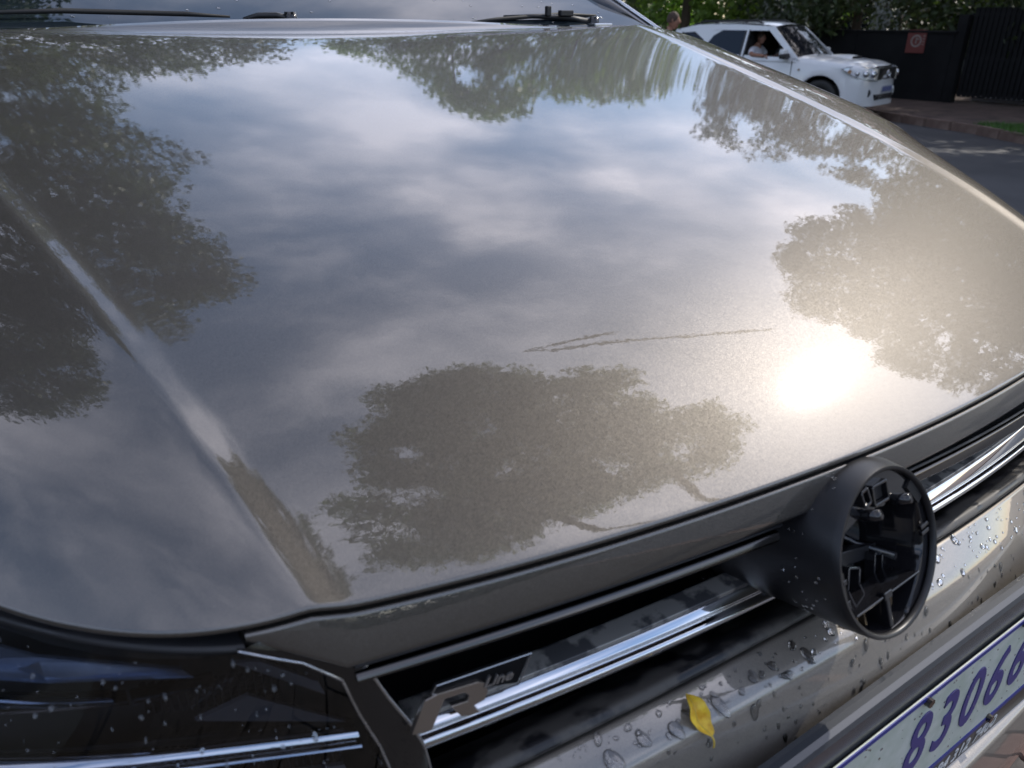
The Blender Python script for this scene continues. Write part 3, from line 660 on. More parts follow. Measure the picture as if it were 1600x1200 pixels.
OPEN = [(.80, .02), (.78, .28), (.66, .46), (.42, .53), (.1, .50), (-.2, .52), (-.52, .50), (-.80, .40), (-.87, .12), (-.86, -.18), (-.80, -.36), (-.72, -.52), (-.62, -.70), (-.34, -.87), (-.02, -.91), (.24, -.88), (.42, -.70), (.56, -.50), (.74, -.28)]
oa = np.array([math.atan2(v, u) for u, v in OPEN]); orr = np.array([math.hypot(u, v) for u, v in OPEN]); o_ = np.argsort(oa)
th = np.linspace(-math.pi, math.pi, 120, endpoint=False)
rin = np.interp(th, np.r_[oa[o_] - 2 * math.pi, oa[o_], oa[o_] + 2 * math.pi], np.r_[orr[o_]] .tolist() * 3)
rows = [[ep(.935 * math.cos(a), .935 * math.sin(a), -.0025) for a in th], [ep(r_ * 1.015 * math.cos(a), r_ * 1.015 * math.sin(a), -.0025) for a, r_ in zip(th, rin)],
        [ep(r_ * math.cos(a), r_ * math.sin(a), -.004) for a, r_ in zip(th, rin)], [ep(r_ * .93 * math.cos(a), r_ * .93 * math.sin(a), -.022) for a, r_ in zip(th, rin)], [ep(r_ * .80 * math.cos(a), r_ * .80 * math.sin(a), -.046) for a, r_ in zip(th, rin)],
        [ep(r_ * .4 * math.cos(a), r_ * .4 * math.sin(a), -.049) for a, r_ in zip(th, rin)], [ep(.01 * math.cos(a), .01 * math.sin(a), -.049) for a in th]]
o = MB().grid(rows, close=True).build('inner_cup', M_gloss, None); autosmooth(o, 35); sub(o)
EM = Matrix(((Uv[0], Vv[0], nv[0]), (Uv[1], Vv[1], nv[1]), (Uv[2], Vv[2], nv[2])))
def ebox(mb, u, v, d, su, sv, sd, rot=0): mb.box(Vector(ep(u, v, d)), (su * RR, sv * RR, sd), EM @ Matrix.Rotation(rot, 3, 'Z')); return mb
for u, v in ((-.28, .56), (.33, .54)):
    sub(MB().tube([ep(u, v - .04, -.010), ep(u, v - .02, .002), ep(u + .02, v + .005, .009)], [.0042, .0042, .0036], 14).build('peg', M_gloss, None, smooth=True))
mb = MB(); ebox(mb, -.05, -.505, -.014, 1.34, .035, .024); o = mb.build('shelf', M_gloss, None, bevel=.0008); sub(o)
mb = MB(); ebox(mb, -.10, -.70, -.012, .075, .40, .020); ebox(mb, -.10, -.50, -.004, .16, .10, .006); sub(mb.build('post', M_gloss, None, bevel=.0008))
mb = MB()
for u, a in ((-.45, .0), (-.30, .1), (.10, 0), (.26, -.1)): ebox(mb, u, -.74, -.022, .03, .26, .016, a)
sub(mb.build('clip', mat('clip_metal', (.42, .30, .18), .25, .8), None))
def frame(u, v, d, su, sv, rot, tkn=.035, dep=.008):
    mb = MB(); c, s = math.cos(rot), math.sin(rot)
    for a, b_, x, y in ((0, sv / 2, su, tkn), (0, -sv / 2, su, tkn), (su / 2, 0, tkn, sv), (-su / 2, 0, tkn, sv)):
        ebox(mb, u + a * c - b_ * s, v + a * s + b_ * c, d, x, y, dep, rot)
    return mb
for u, v, d, su, sv, rot in ((-.10, -.42, -.030, .22, .30, -.35), (.42, -.46, -.030, .16, .34, -.35), (-.02, .72, -.0015, .28, .22, 0), (-.30, .76, -.0015, .12, .18, .2)):
    sub(frame(u, v, d, su, sv, rot).build('bracket', M_gloss, None, bevel=.0005))
mb = MB(); ebox(mb, -.02, .72, -.0022, .24, .17, .001); ebox(mb, .72, .48, -.0015, .13, .32, .002, .62); ebox(mb, -.72, .58, -.0015, .10, .30, .002, -.75)
ebox(mb, -.90, -.08, -.001, .05, .34, .002); sub(mb.build('socket', M_dark, None))
mb = MB(); ebox(mb, .80, .02, -.0012, .16, .05, .003, .1); ebox(mb, .80, -.06, -.0012, .16, .05, .003, .1); ebox(mb, -.88, -.02, -.001, .07, .06, .003); ebox(mb, -.885, -.28, -.001, .07, .10, .004); sub(mb.build('clip', M_gloss, None, bevel=.0004))
mb = MB()
for v in (.02, .10, .30): mb.tube([ep(-.80, v + .06, -.012), ep(-.40, v, -.040), ep(.3, v - .02, -.044)], .0012, 6)
for v in (-.30,): mb.tube([ep(.2, .0, -.046), ep(.45, -.2, -.044), ep(.62, -.36, -.02)], .003, 8)
sub(mb.build('rib', M_gloss, None, smooth=True))
mb = MB(); ebox(mb, -.42, .28, -.030, .5, .30, .010, .1); ebox(mb, .30, -.26, -.040, .8, .18, .012, -.2); sub(mb.build('inner_block', M_satin, None, bevel=.001))

# R badge with its box outline and small lettering on the grille
RB = [(-.4268, .9615), (-.4179, .9854), (-.411, .9874), (-.3857, .9872), (-.3815, .9845), (-.3797, .9769), (-.3818, .9711), (-.3891, .969), (-.3846, .9617), (-.3965, .963), (-.4028, .9743), (-.3925, .9743), (-.3914, .9789), (-.3944, .982), (-.4064, .982), (-.4151, .9602)]
def bpl(p, d=0): return (p[0] - .003, .0490 - .2 * (p[0] + .4) - d, p[1] + .0075)
# letter R as a bar-and-bowl outline built from convex strips
def strip(mb, pts, d0, d1): mb.prism([bpl(p) for p in pts], (0, -d0, 0), (0, -d1, 0)); return mb
A0, A1, A2, A3, A4, A5, A6, A7, A8, A9, A10, A11, A12, A13, A14, A15 = RB
mb = MB()
mb.prism([bpl(p) for p in [A0, A15, A14, A13, A12, A11, A10, A9, A8, A7, A6, A5, A4, A3, A2, A1]], (0, -.004, 0), (0, 0, 0))
badge = keep(mb.build('badge', M_badge, None, label='chrome slanted R badge with small lettering on the grille', bevel=.0004))
mb = MB(); BX = [(-.4135, .9855), (-.4101, .9925), (-.3508, .9950), (-.3590, .9728), (-.3785, .9715)]
for a, b_ in zip(BX[:-1], BX[1:]): mb.tube([bpl(a, .002), bpl(b_, .002)], .00045, 5)
onto(mb.build('badge_outline', M_silver, None), badge).matrix_parent_inverse = Matrix.Identity(4)
strip(MB(), BX[:4], 0, .001); mb = MB(); mb.prism([bpl(p) for p in BX[:4]], (0, .0006, 0), (0, -.0006, 0)); o = mb.build('badge_backing', M_deep, None); o.parent = badge
tang = Matrix.Rotation(math.atan2(-.2, 1), 4, 'Z')
text('Line', .0105, M_silver, 'badge_lettering', Vector((-.3770, .0490 - .2 * (.0305) - .003, .9925)), tang @ RF, badge, ext=.0008, sx=1.05, shear=.4, bold=.0002)

# headlight
TI = [(1.056, -.512), (1.052, -.502), (1.039, -.478), (1.021, -.460), (.992, -.453), (.963, -.444), (.943, -.440), (.86, -.430)]
tz = [p[0] for p in TI][::-1]; tx = [p[1] for p in TI][::-1]
def xi(z): return float(np.interp(z, tz, tx))
def lens(x, z, dp=0.0):
    q = (1.045 - z) / .115; q = 1 - max(0, 1 - q) ** 2.2 + (.15 * (q - 1) if q > 1 else 0) if q > 0 else 2.2 * q; yb = .062 + .35 * (abs(x) - .45); yt = float(yf(x)) - .004
    if abs(x) > .66: yt = float(yf(.66)) - .004 + (abs(x) - .66) * 1.9
    return Vector((x, yt + (yb - yt) * q + dp, z))
def ltop(x): return min(hz(x) - .007, 1.05) if abs(x) < .68 else hz(.68) - .007 - (abs(x) - .68) * .1
zs = np.linspace(0, 1, 24); xsn = np.linspace(0, 1, 40)
def lgrid(dp, inset=0.0, zbot=.88):
    g = []
    for q in zs:
        row = []
        for s in xsn:
            x = -.80 + s * (xi(1.05 - q * (1.05 - zbot)) - inset + .80); z = ltop(x) + q * (zbot - ltop(x)); x2 = min(x, xi(z) - inset); row.append(lens(x2, z, dp))
        g.append(row)
    return g
hl = keep(MB().grid(lgrid(.0)[::-1]).build('headlight', M_lens, None, smooth=True, label='dark headlight with clear wet lens'))
def hsub(o): o.parent = hl; return o
hsub(MB().grid(lgrid(.055)[::-1]).build('headlight_housing', M_lampb, None, smooth=True))
def lstrip(x0, z0, x1, z1, hh, dp, dd, m, name, n=12, bev=.001):
    mb = MB()
    ring = []
    for t in np.linspace(0, 1, n):
        x = x0 + (x1 - x0) * t; z = z0 + (z1 - z0) * t
        a = lens(x, z + hh / 2, dp); b_ = lens(x, z - hh / 2, dp); ring.append([a, a + Vector((0, -dd * .5, -hh * .25)), b_ + Vector((0, -dd, hh * .2)), b_, b_ + Vector((0, .01, 0)), a + Vector((0, .01, 0))])
    mb.grid(ring, close=True); return hsub(autosmooth(mb.build(name, m, None), 50))
lstrip(-.78, .985, -.449, .9440, .0050, .030, .003, M_chrome, 'chrome_strip')
lstrip(-.78, .974, -.448, .9340, .0036, .030, .003, M_chrome, 'chrome_strip')
lstrip(-.78, .9795, -.4485, .9390, .0060, .036, .001, M_dchrome, 'chrome_strip')
lstrip(-.78, 1.000, -.571, 1.0005, .0013, .028, .002, M_chrome, 'thin_strip')
lstrip(-.78, .992, -.564, .995, .0012, .034, .002, M_dchrome, 'thin_strip')
lstrip(-.78, .955, -.50, .9395, .001, .034, .001, M_dchrome, 'thin_strip')
def facet(pts, m, name, th=.003):
    mb = MB(); mb.prism([lens(x, z, dp) for x, z, dp in pts], (0, 0, 0), (0, th, 0)); return hsub(mb.build(name, m, None))
M_facet = mat('facet_grey', (.20, .20, .23), .3, .4)
facet([(-.534, .977, .032), (-.505, .9935, .028), (-.455, .955, .030), (-.50, .966, .034)], M_facet, 'facet')
facet([(-.509, 1.018, .030), (-.496, 1.020, .026), (-.468, .996, .026), (-.464, .981, .030)], M_facet, 'facet')
facet([(-.53, .925, .030), (-.46, .922, .026), (-.455, .90, .02), (-.52, .895, .02)], M_facet, 'facet')
M_skyband = mat('lamp_sky_band', (.34, .40, .52), .25, .8)  # blue-grey of an added plate, stands for sky mirrored in the lens
facet([(-.74, 1.026, .026), (-.60, 1.030, .018), (-.535, 1.028, .016), (-.53, 1.016, .024), (-.60, 1.013, .026), (-.74, 1.004, .034)], M_skyband, 'lens_sky_band')
lstrip(-.562, 1.001, -.520, 1.0085, .0016, .026, .002, M_dchrome, 'reflector_edge')
rbm = MB()
for k in range(58):
    x = -.70 + k * .0042; a = lens(x, .950, .034); b_ = lens(x + .002, .89, .030); rbm.tube([a, b_], .0011, 5)
hsub(rbm.build('lamp_rib', M_gloss, None, kind='stuff'))
rc2 = MB()
for k in range(16):
    for j in range(5):
        p = lens(-.555 + k * .0045, 1.0 - j * .0042 - k * .0002, .040); rc2.box(p, (.0036, .003, .0034))
hsub(rc2.build('reflector_cells', M_gloss, None, kind='stuff'))
tu = MB(); cpt = lens(-.63, .925, .03); tu.tube([cpt, cpt + Vector((0, .012, .0))], [.014, .014], 24); hsub(tu.build('lamp_bulb_cap', M_gloss, None, smooth=False))
# bezel that runs round the inner end of the lamp
bz = []
zz = [1.054, 1.046, 1.039, 1.030, 1.021, 1.006, .992, .975, .963, .950, .943, .92, .89]
for z in zz:
    x = xi(z); p = lens(x, z, 0); bw = .001 + .011 * max(0, min(1, (1.03 - z) / .09)); bz.append([p + Vector((-.003, .012, -.004)), p + Vector((-.003, -.001, 0)), p + Vector((-.0012, -.0022, .0006)), p + Vector((.006 + bw, -.0035, .003)), p + Vector((.0085 + bw, -.0025, .0045)), p + Vector((.010 + bw, .003, .005)), p + Vector((.010 + bw, .04, .003))])
for kk_, rr_, nm_ in ((1, .0009, 'bezel_chrome_line'), (4, .0011, 'bezel_chrome_line')):
    hsub(MB().tube([b_[kk_] for b_ in bz], rr_, 6).build(nm_, M_chrome_worn, None, smooth=True))
o = MB().grid(bz).build('headlight_bezel', mat('bezel_brown_black', (.010, .009, .009), .16, .0, .6), None); autosmooth(o, 35); hsub(o)
topb = [[lens(x, ltop(x), 0) + Vector((0, .02, .004)), lens(x, ltop(x), 0) + Vector((0, .004, .0035)), lens(x, ltop(x), 0) + Vector((0, -.0006, .0012)), lens(x, ltop(x), 0) + Vector((0, .004, -.002))] for x in np.linspace(-.80, -.506, 40)]
hsub(MB().grid(topb).build('lamp_seal', M_black, None, smooth=True))

# the other headlight, mirrored
def mirror_tree(o, parent, pinv):
    me = o.data.copy(); bm = bmesh.new(); bm.from_mesh(me)
    for v in bm.verts: v.co.x = -v.co.x
    bmesh.ops.reverse_faces(bm, faces=bm.faces[:]); bm.to_mesh(me); bm.free()
    c = o.copy(); c.data = me; COL.objects.link(c); c.parent = parent; c.matrix_parent_inverse = pinv
    for ch in [q for q in sc.objects if q.parent == o]: mirror_tree(ch, c, Matrix.Identity(4))
    return c
mirror_tree(hl, car, CP)['label'] = 'dark headlight on the far side of the grille'

# fenders, sides and wheels
def fender(s):
    rows = []
    for y in np.linspace(.44, 1.15, 50):
        t = (y - float(yf(.7))) / (1.16 - float(yf(.7))); t = max(0, t)
        x0 = .685 + .2 * t + .004; yy = max(y, float(yf(min(x0, .74))) + .0); row = []
        for q in np.linspace(0, 1, 8): x = x0 + q * .035; row.append((s * x, yy, float(H(x, yy)) - .001 - .9 * (q * .035) ** 1.3))
        zl = row[-1][2]; xl = x0 + .035; xo = .90 + .02 * min(y, 1)
        for q in np.linspace(.15, 1, 8): row.append((s * (xl + (xo - xl) * math.sin(q * math.pi / 2)), yy, zl - (zl - .80) * (1 - math.cos(q * math.pi / 2))))
        d = abs(yy - .62); za = .30 if d > .37 else .34 + math.sqrt(max(.37 ** 2 - d * d, 0))
        row.append((s * (xo - .01), yy, za)); rows.append(row)
    o = MB().grid(rows).build('fender', M_paint, None); autosmooth(o, 60); keep(o)
for s in (1, -1): fender(s)
def wheel(x, y, s):
    c = Vector((x, y, .34)); t = MB()
    prof = [(.30, -.10), (.33, -.10), (.345, -.06), (.35, 0), (.345, .06), (.33, .10), (.22, .10), (.22, -.10)]
    ring = [[c + Vector((d * s, rr * math.cos(a), rr * math.sin(a) + (.01))) for rr, d in prof] for a in np.linspace(0, 2 * math.pi, 40)]
    t.grid(ring, close=True); wo = keep(t.build('wheel', M_rubber, None, smooth=True))
    sp = MB()
    for k in range(5):
        a = k * 2 * math.pi / 5; sp.box(c + Vector((s * .06, .12 * math.cos(a), .12 * math.sin(a) + .01)), (.03, .06, .22), Matrix.Rotation(a - math.pi / 2, 3, 'X'))
    sp.tube([c + Vector((s * .03, 0, .01)), c + Vector((s * .085, 0, .01))], .05, 16); o = sp.build('rim', M_silver, None); o.parent = wo
for x, s in ((.80, 1), (-.80, -1)):
    for y in (.62, 3.3): wheel(x, y, s)
# cabin shell (its foot shows behind the hood)
side = [(1.10, 1.32), (1.31, 1.39), (1.8, 1.53), (2.3, 1.58), (3.2, 1.56), (3.9, 1.45), (4.15, 1.15)]
bz_ = MB(); rows = []
for y, z in [(1.16, .80)] + [(y, .80) for y, z in side]: rows.append([(-.92, y, .3), (-.92, y, .8), (-.90, y, 1.05), (-.86, y, 1.16), (.86, y, 1.16), (.90, y, 1.05), (.92, y, .8), (.92, y, .3)])
rows.append([(-.85, 4.25, .3), (-.85, 4.25, .8), (-.84, 4.25, 1.0), (-.80, 4.2, 1.1), (.80, 4.2, 1.1), (.84, 4.25, 1.0), (.85, 4.25, .8), (.85, 4.25, .3)])
o = bz_.grid(rows).build('body_side', M_paint, None); autosmooth(o, 35); keep(o)
def scr(x, k):       # windscreen surface: k 0 at foot .. 1 at roof
    y = 1.225 + .62 * k - .11 * (x / .8) ** 2 * (1 - .4 * k) ; z = 1.332 + .215 * k + .014 * math.sin(k * math.pi) - .012 * (x / .8) ** 2
    return (x * (1 - .14 * k), y, z)
ws = MB().grid([[scr(x, k) for x in np.linspace(-.755, .755, 40)] for k in np.linspace(0, 1, 16)]).build('windscreen', M_glass, None, smooth=True); keep(ws)
cw = MB().grid([[(x, yr(x) + dy_, float(H(x, yr(x))) + dz_) for x in np.linspace(-.84, .84, 50)] for dy_, dz_ in ((.006, -.03), (.012, -.016), (.03, -.006), (.055, -.001), (.085, -.002))]).build('cowl', M_black, None, smooth=True); keep(cw)
for s in (1, -1):
    pp = [Vector((s * .825, 1.04, 1.262)), Vector((s * .798, 1.10, 1.297)), Vector((s * .775, 1.155, 1.325)), Vector((s * .744, 1.28, 1.390)), Vector((s * .705, 1.48, 1.452)), Vector((s * .64, 1.86, 1.553))]
    mb = MB(); rws = [[p + Vector((-s * .045, .02, -.012)), p + Vector((-s * .02, .006, .006)), p + Vector((0, 0, .004)), p + Vector((s * .012, .01, -.012)), p + Vector((s * .03, .05, -.06))] for p in pp]
    mb.grid(rws); keep(mb.build('windscreen_pillar', M_gloss, None, smooth=True))
    mb = MB(); mb.tube([p + Vector((s * .004, .002, .006)) for p in pp], .0045, 8); keep(mb.build('pillar_trim', M_chrome_worn, None, smooth=True))
    sw = MB().grid([[(s * .90, 1.15, 1.05), (s * .90, 2.2, 1.05), (s * .90, 3.9, 1.08)], [(s * .80, 1.16, 1.29), (s * .68, 2.3, 1.56), (s * .70, 3.6, 1.46)]]).build('side_window', M_tint, None); keep(sw)
rf = MB().grid([[(x, y, z + .02 * (1 - (x / .68) ** 2)) for x in np.linspace(-.69, .69, 9)] for y, z in ((1.84, 1.53), (2.3, 1.57), (3.2, 1.56), (3.9, 1.45), (4.15, 1.15))]).build('roof', M_paint, None, smooth=True); keep(rf)

# wipers
def wiper(pts, blade, name='wiper'):
    mb = MB(); mb.tube(pts, [.007, .006, .005, .003], 8); w_ = keep(mb.build(name, M_black, None, smooth=True))
    b2 = MB(); b2.tube(blade, [.002, .0045, .0045, .002], 6); o = b2.build('wiper_blade', M_rubber, None, smooth=True); o.parent = w_
    c = MB(); c.tube([Vector(pts[0]) + Vector((0, 0, -.02)), Vector(pts[0]) + Vector((0, 0, .012))], [.014, .011], 12); o = c.build('wiper_cap', M_gloss, None, smooth=True); o.parent = w_
wiper([(.63, 1.205, 1.343), (.58, 1.22, 1.352), (.50, 1.235, 1.356), (.42, 1.245, 1.355)], [(.66, 1.235, 1.358), (.56, 1.235, 1.360), (.40, 1.24, 1.350), (.30, 1.245, 1.340)])
wiper([(-.045, 1.225, 1.350), (-.07, 1.23, 1.356), (-.10, 1.235, 1.356), (-.125, 1.24, 1.350)], [(-.15, 1.23, 1.354), (-.22, 1.24, 1.358), (-.4, 1.25, 1.362), (-.60, 1.22, 1.356)])
keep(MB().box((.635, 1.19, 1.336), (.05, .03, .012)).build('hinge_cover', M_silver, None, bevel=.002))
keep(MB().box((.56, 1.215, 1.362), (.035, .012, .012)).box((.52, 1.225, 1.366), (.012, .010, .02)).build('washer_jet', M_black, None, bevel=.002))

# ================================================================== WHITE VEHICLE ACROSS THE ROAD (local: +X nose, +Y left, Z up)
SA = R(-78)
suv = empty('suv', (14.17, 11.49, -.54), SA, label='white five door off-road vehicle driving past with its front side window open', cat='car')
def sv(o, parent=None): o.parent = parent or suv; return o
FA, RA, WR = 1.42, -1.33, .385
def fx(y): return 2.36 - .07 * (abs(y) / .5) ** 2 - .30 * max(0, abs(y) - .55) ** 1.6 * 2.6
def hwid(X):                    # half width in plan
    if X > 1.2: t = min(1, (X - 1.2) / 1.17); return .90 - .06 * t - .62 * t ** 14
    if X < -2.0: t = (-2.0 - X) / .38; return .90 - .16 * t ** 2.5
    return .90
def topz(X): return float(np.interp(X, [-2.38, -2.3, -1.9, -1, 0, .62, .84, 1.4, 2.0, 2.2, 2.3, 2.37], [.92, 1.08, 1.16, 1.14, 1.12, 1.115, 1.13, 1.105, 1.05, .99, .93, .80]))
def botz(X):
    z = .34
    for a in (FA, RA):
        d = abs(X - a)
        if d < .47: z = max(z, .385 + math.sqrt(.47 ** 2 - d * d) * .97)
    return z
Xs = sorted(set(list(np.round(np.arange(-2.38, 2.2, .045), 3)) + [2.2, 2.24, 2.28, 2.31, 2.335, 2.35, 2.365]))
rows = []
for X in Xs:
    w_, zt, zb = hwid(X), topz(X), botz(X); zt2 = max(zt, zb + .02)
    fl = .035 * max(0, min(1, (.66 - min(abs(X - a) for a in (FA, RA))) / .14))
    half = [(w_ - .06, zb), (w_ + fl, zb + .01), (w_ + .01 + fl * .9, zb + (zt2 - zb) * .18 + .02), (w_ + .012, zb + (zt2 - zb) * .5), (w_, zt2 - .10 if zt2 - .1 > zb else zb + .01), (w_ - .035, zt2 - .025), (w_ - .09, zt2)]
    if X > .80: half += [(w_ * .6, zt2 + .035), (w_ * .3, zt2 + .05), (0, zt2 + .052)]
    else: half += [(w_ * .6, zt2), (w_ * .3, zt2), (0, zt2)]
    rows.append([(X, y, z) for y, z in half] + [(X, -y, z) for y, z in half[-2::-1]])
mb = MB().grid(rows); mb.f.append(tuple(range(len(rows[0])))); nn = len(rows[0]); mb.f.append(tuple(range((len(rows) - 1) * nn, len(rows) * nn))[::-1])
sv(autosmooth(mb.build('body', M_white), 42))
sv(MB().box((0, 0, .50), (4.2, 1.6, .36)).build('underbody', M_under))
def gy(z): return .895 - (z - 1.10) * .36       # side glass plane
def gs(X): return X - .40 * min(max((X + 2) / 2.3, 0), 1)
def side_poly(mb, poly, s, o0=0, o1=.03):
    pts = [Vector((gs(x), s * gy(z), z)) for x, z in poly]; mb.prism(pts, (0, s * o0, 0), (0, -s * o1, 0)); return mb
GL_rear = [(-.05, 1.135), (-.05, 1.60), (-.75, 1.605), (-1.02, 1.50), (-1.32, 1.16)]
GL_q = [(-1.42, 1.175), (-1.24, 1.42), (-1.62, 1.56), (-2.02, 1.50), (-2.12, 1.21)]
for s in (-1, 1):
    pil = MB()
    side_poly(pil, [(1.32, 1.10), (1.18, 1.10), (.50, 1.61), (.60, 1.675)], s)
    side_poly(pil, [(.60, 1.675), (.48, 1.60), (-.9, 1.605), (-1.9, 1.55), (-2.05, 1.62), (-1.5, 1.70), (-.4, 1.715)], s)
    side_poly(pil, [(.035, 1.10), (.035, 1.61), (-.05, 1.61), (-.05, 1.10)], s, .001)
    side_poly(pil, [(-1.30, 1.12), (-.98, 1.50), (-.75, 1.60), (-1.60, 1.585), (-1.24, 1.42), (-1.44, 1.12)], s, .002)
    side_poly(pil, [(-2.30, 1.12), (-2.12, 1.62), (-1.95, 1.58), (-2.10, 1.15)], s, .001)
    side_poly(pil, [(1.25, 1.06), (1.25, 1.13), (-2.25, 1.20), (-2.25, 1.08)], s)
    sv(pil.build('window_frame', M_white))
    for poly, nm in ((GL_rear, 'rear_door_window'), (GL_q, 'quarter_window')):
        sv(side_poly(MB(), poly, s, -.004, .015).build(nm, M_tint))
    bm_ = MB(); side_poly(bm_, [(.045, 1.12), (.045, 1.61), (.005, 1.61), (.005, 1.12)], s, .004, .02); side_poly(bm_, [(-.05, 1.12), (-.05, 1.60), (-.10, 1.60), (-.10, 1.12)], s, .004, .02); sv(bm_.build('door_pillar_trim', M_black))
    if s == 1: sv(side_poly(MB(), [(1.12, 1.135), (.50, 1.60), (.04, 1.605), (.04, 1.135)], s, -.004, .012).build('front_door_window', M_tint))
    mb = MB(); mb.box((.62, s * .99, 1.20), (.13, .20, .17)); sv(mb.build('door_mirror', M_white, bevel=.04)); 
    sv(MB().box((.645, s * .995, 1.16), (.15, .21, .10)).box((.63, s * .90, 1.14), (.06, .14, .04)).build('mirror_base', M_black, bevel=.03))
    sv(MB().box((-.18, s * .92, .98), (.14, .03, .03)).build('door_handle', M_silver, bevel=.01))
    sv(MB().box((-1.05, s * .92, 1.0), (.14, .03, .03)).build('door_handle', M_silver, bevel=.01))
    gp_ = MB()
    for X in (.78, -.36): gp_.box((X, s * .906, .76), (.008, .016, .66))
    sv(gp_.build('door_gap', M_dark))
    sv(MB().tube([(.95, s * .905, .93), (.95, s * .925, .93)], .02, 12).build('side_repeater', mat('amber', (.30, .2, .12), .2)))
    # roof rails
    rl = MB(); rl.tube([(-.08, s * .60, 1.70), (-.22, s * .60, 1.775), (-1.5, s * .60, 1.765), (-1.75, s * .60, 1.69)], .022, 8)
    for X in (-.5, -1.2): rl.box((X, s * .60, 1.73), (.08, .03, .08))
    sv(rl.build('roof_rail', M_black, smooth=False))
rfm = MB(); rr = []
for X, z, w_ in ((.22, 1.665, .66), (.10, 1.69, .675), (-.15, 1.715, .68), (-.5, 1.725, .68), (-1.2, 1.712, .68), (-1.9, 1.66, .68), (-2.12, 1.60, .67)):
    rr.append([(X, y * w_, z + .045 * (1 - abs(y) ** 3)) for y in np.linspace(-1, 1, 13)])
rfm.grid(rr); sv(autosmooth(rfm.build('roof', M_white), 50))
lin = MB().grid([[(p[0], p[1] * .97, p[2] - .03) for p in r_] for r_ in rr]); sv(lin.build('headlining', M_dark))
wsr = [[(.84 - .66 * k + .10 * (1 - (y / .8) ** 2), y * (1 - .17 * k), 1.115 + .555 * k + .02 * math.sin(k * 3.14)) for y in np.linspace(-.82, .82, 14)] for k in np.linspace(0, 1, 8)]
sv(MB().grid(wsr).build('windscreen', M_tint, smooth=True))
sv(MB().grid([[(p[0] - .03, p[1], p[2]) for p in r_] for r_ in wsr]).build('windscreen_lining', M_dark, smooth=True))
sv(MB().grid([[(-2.33 + .2 * k, y * (1 - .14 * k), 1.12 + .5 * k) for y in (-.8, 0, .8)] for k in (0, .5, 1)]).build('rear_window', M_tint))
# scoop on the bonnet
sc_ = MB(); q = []
for X, h_, w_ in ((1.10, .0, .30), (1.28, .035, .28), (1.5, .052, .26), (1.66, .052, .25), (1.70, .035, .24)):
    q.append([(X, y * w_, topz(X) + .045 + h_ * (1 - abs(y) ** 4)) for y in np.linspace(-1, 1, 11)])
sc_.grid(q); sv(autosmooth(sc_.build('bonnet_scoop', M_white), 60))
sv(MB().box((1.71, 0, 1.15), (.02, .42, .035)).build('scoop_mouth', M_dark, bevel=.01))
# interior seats
for y in (-.38, .38): sv(MB().box((-.42, y, 1.15), (.16, .46, .6)).box((-.43, y, 1.50), (.10, .24, .16)).build('seat', M_dark, bevel=.04))
for y in (-1, 1): sv(MB().box((-.9, y * .4, 1.2), (.16, .6, .6)).build('seat', M_dark, bevel=.04))
sw_ = MB(); sw_.grid([[(0, .175 * math.cos(a), .175 * math.sin(a))] for a in (0,)]) if False else None
# wheels
for X in (FA, RA):
    for s in (-1, 1):
        c = Vector((X, s * .80, WR)); prof = [(.22, -.11), (WR - .03, -.12), (WR, -.09), (WR, .09), (WR - .03, .12), (.25, .12), (.23, .09)]
        wh = sv(MB().grid([[c + Vector((rr_ * math.cos(a), s * d, rr_ * math.sin(a))) for rr_, d in prof] for a in np.linspace(0, 2 * math.pi, 41)], close=False).build('wheel', M_rubber, smooth=True))
        sp = MB()
        for k in range(6): a = k * math.pi / 3; sp.box(c + Vector((.12 * math.cos(a), s * .06, .12 * math.sin(a))), (.24, .03, .055), Matrix.Rotation(-a, 3, 'Y'))
        sp.tube([c + Vector((0, s * .03, 0)), c + Vector((0, s * .09, 0))], .06, 14); o = sp.build('rim', M_silver); o.parent = wh
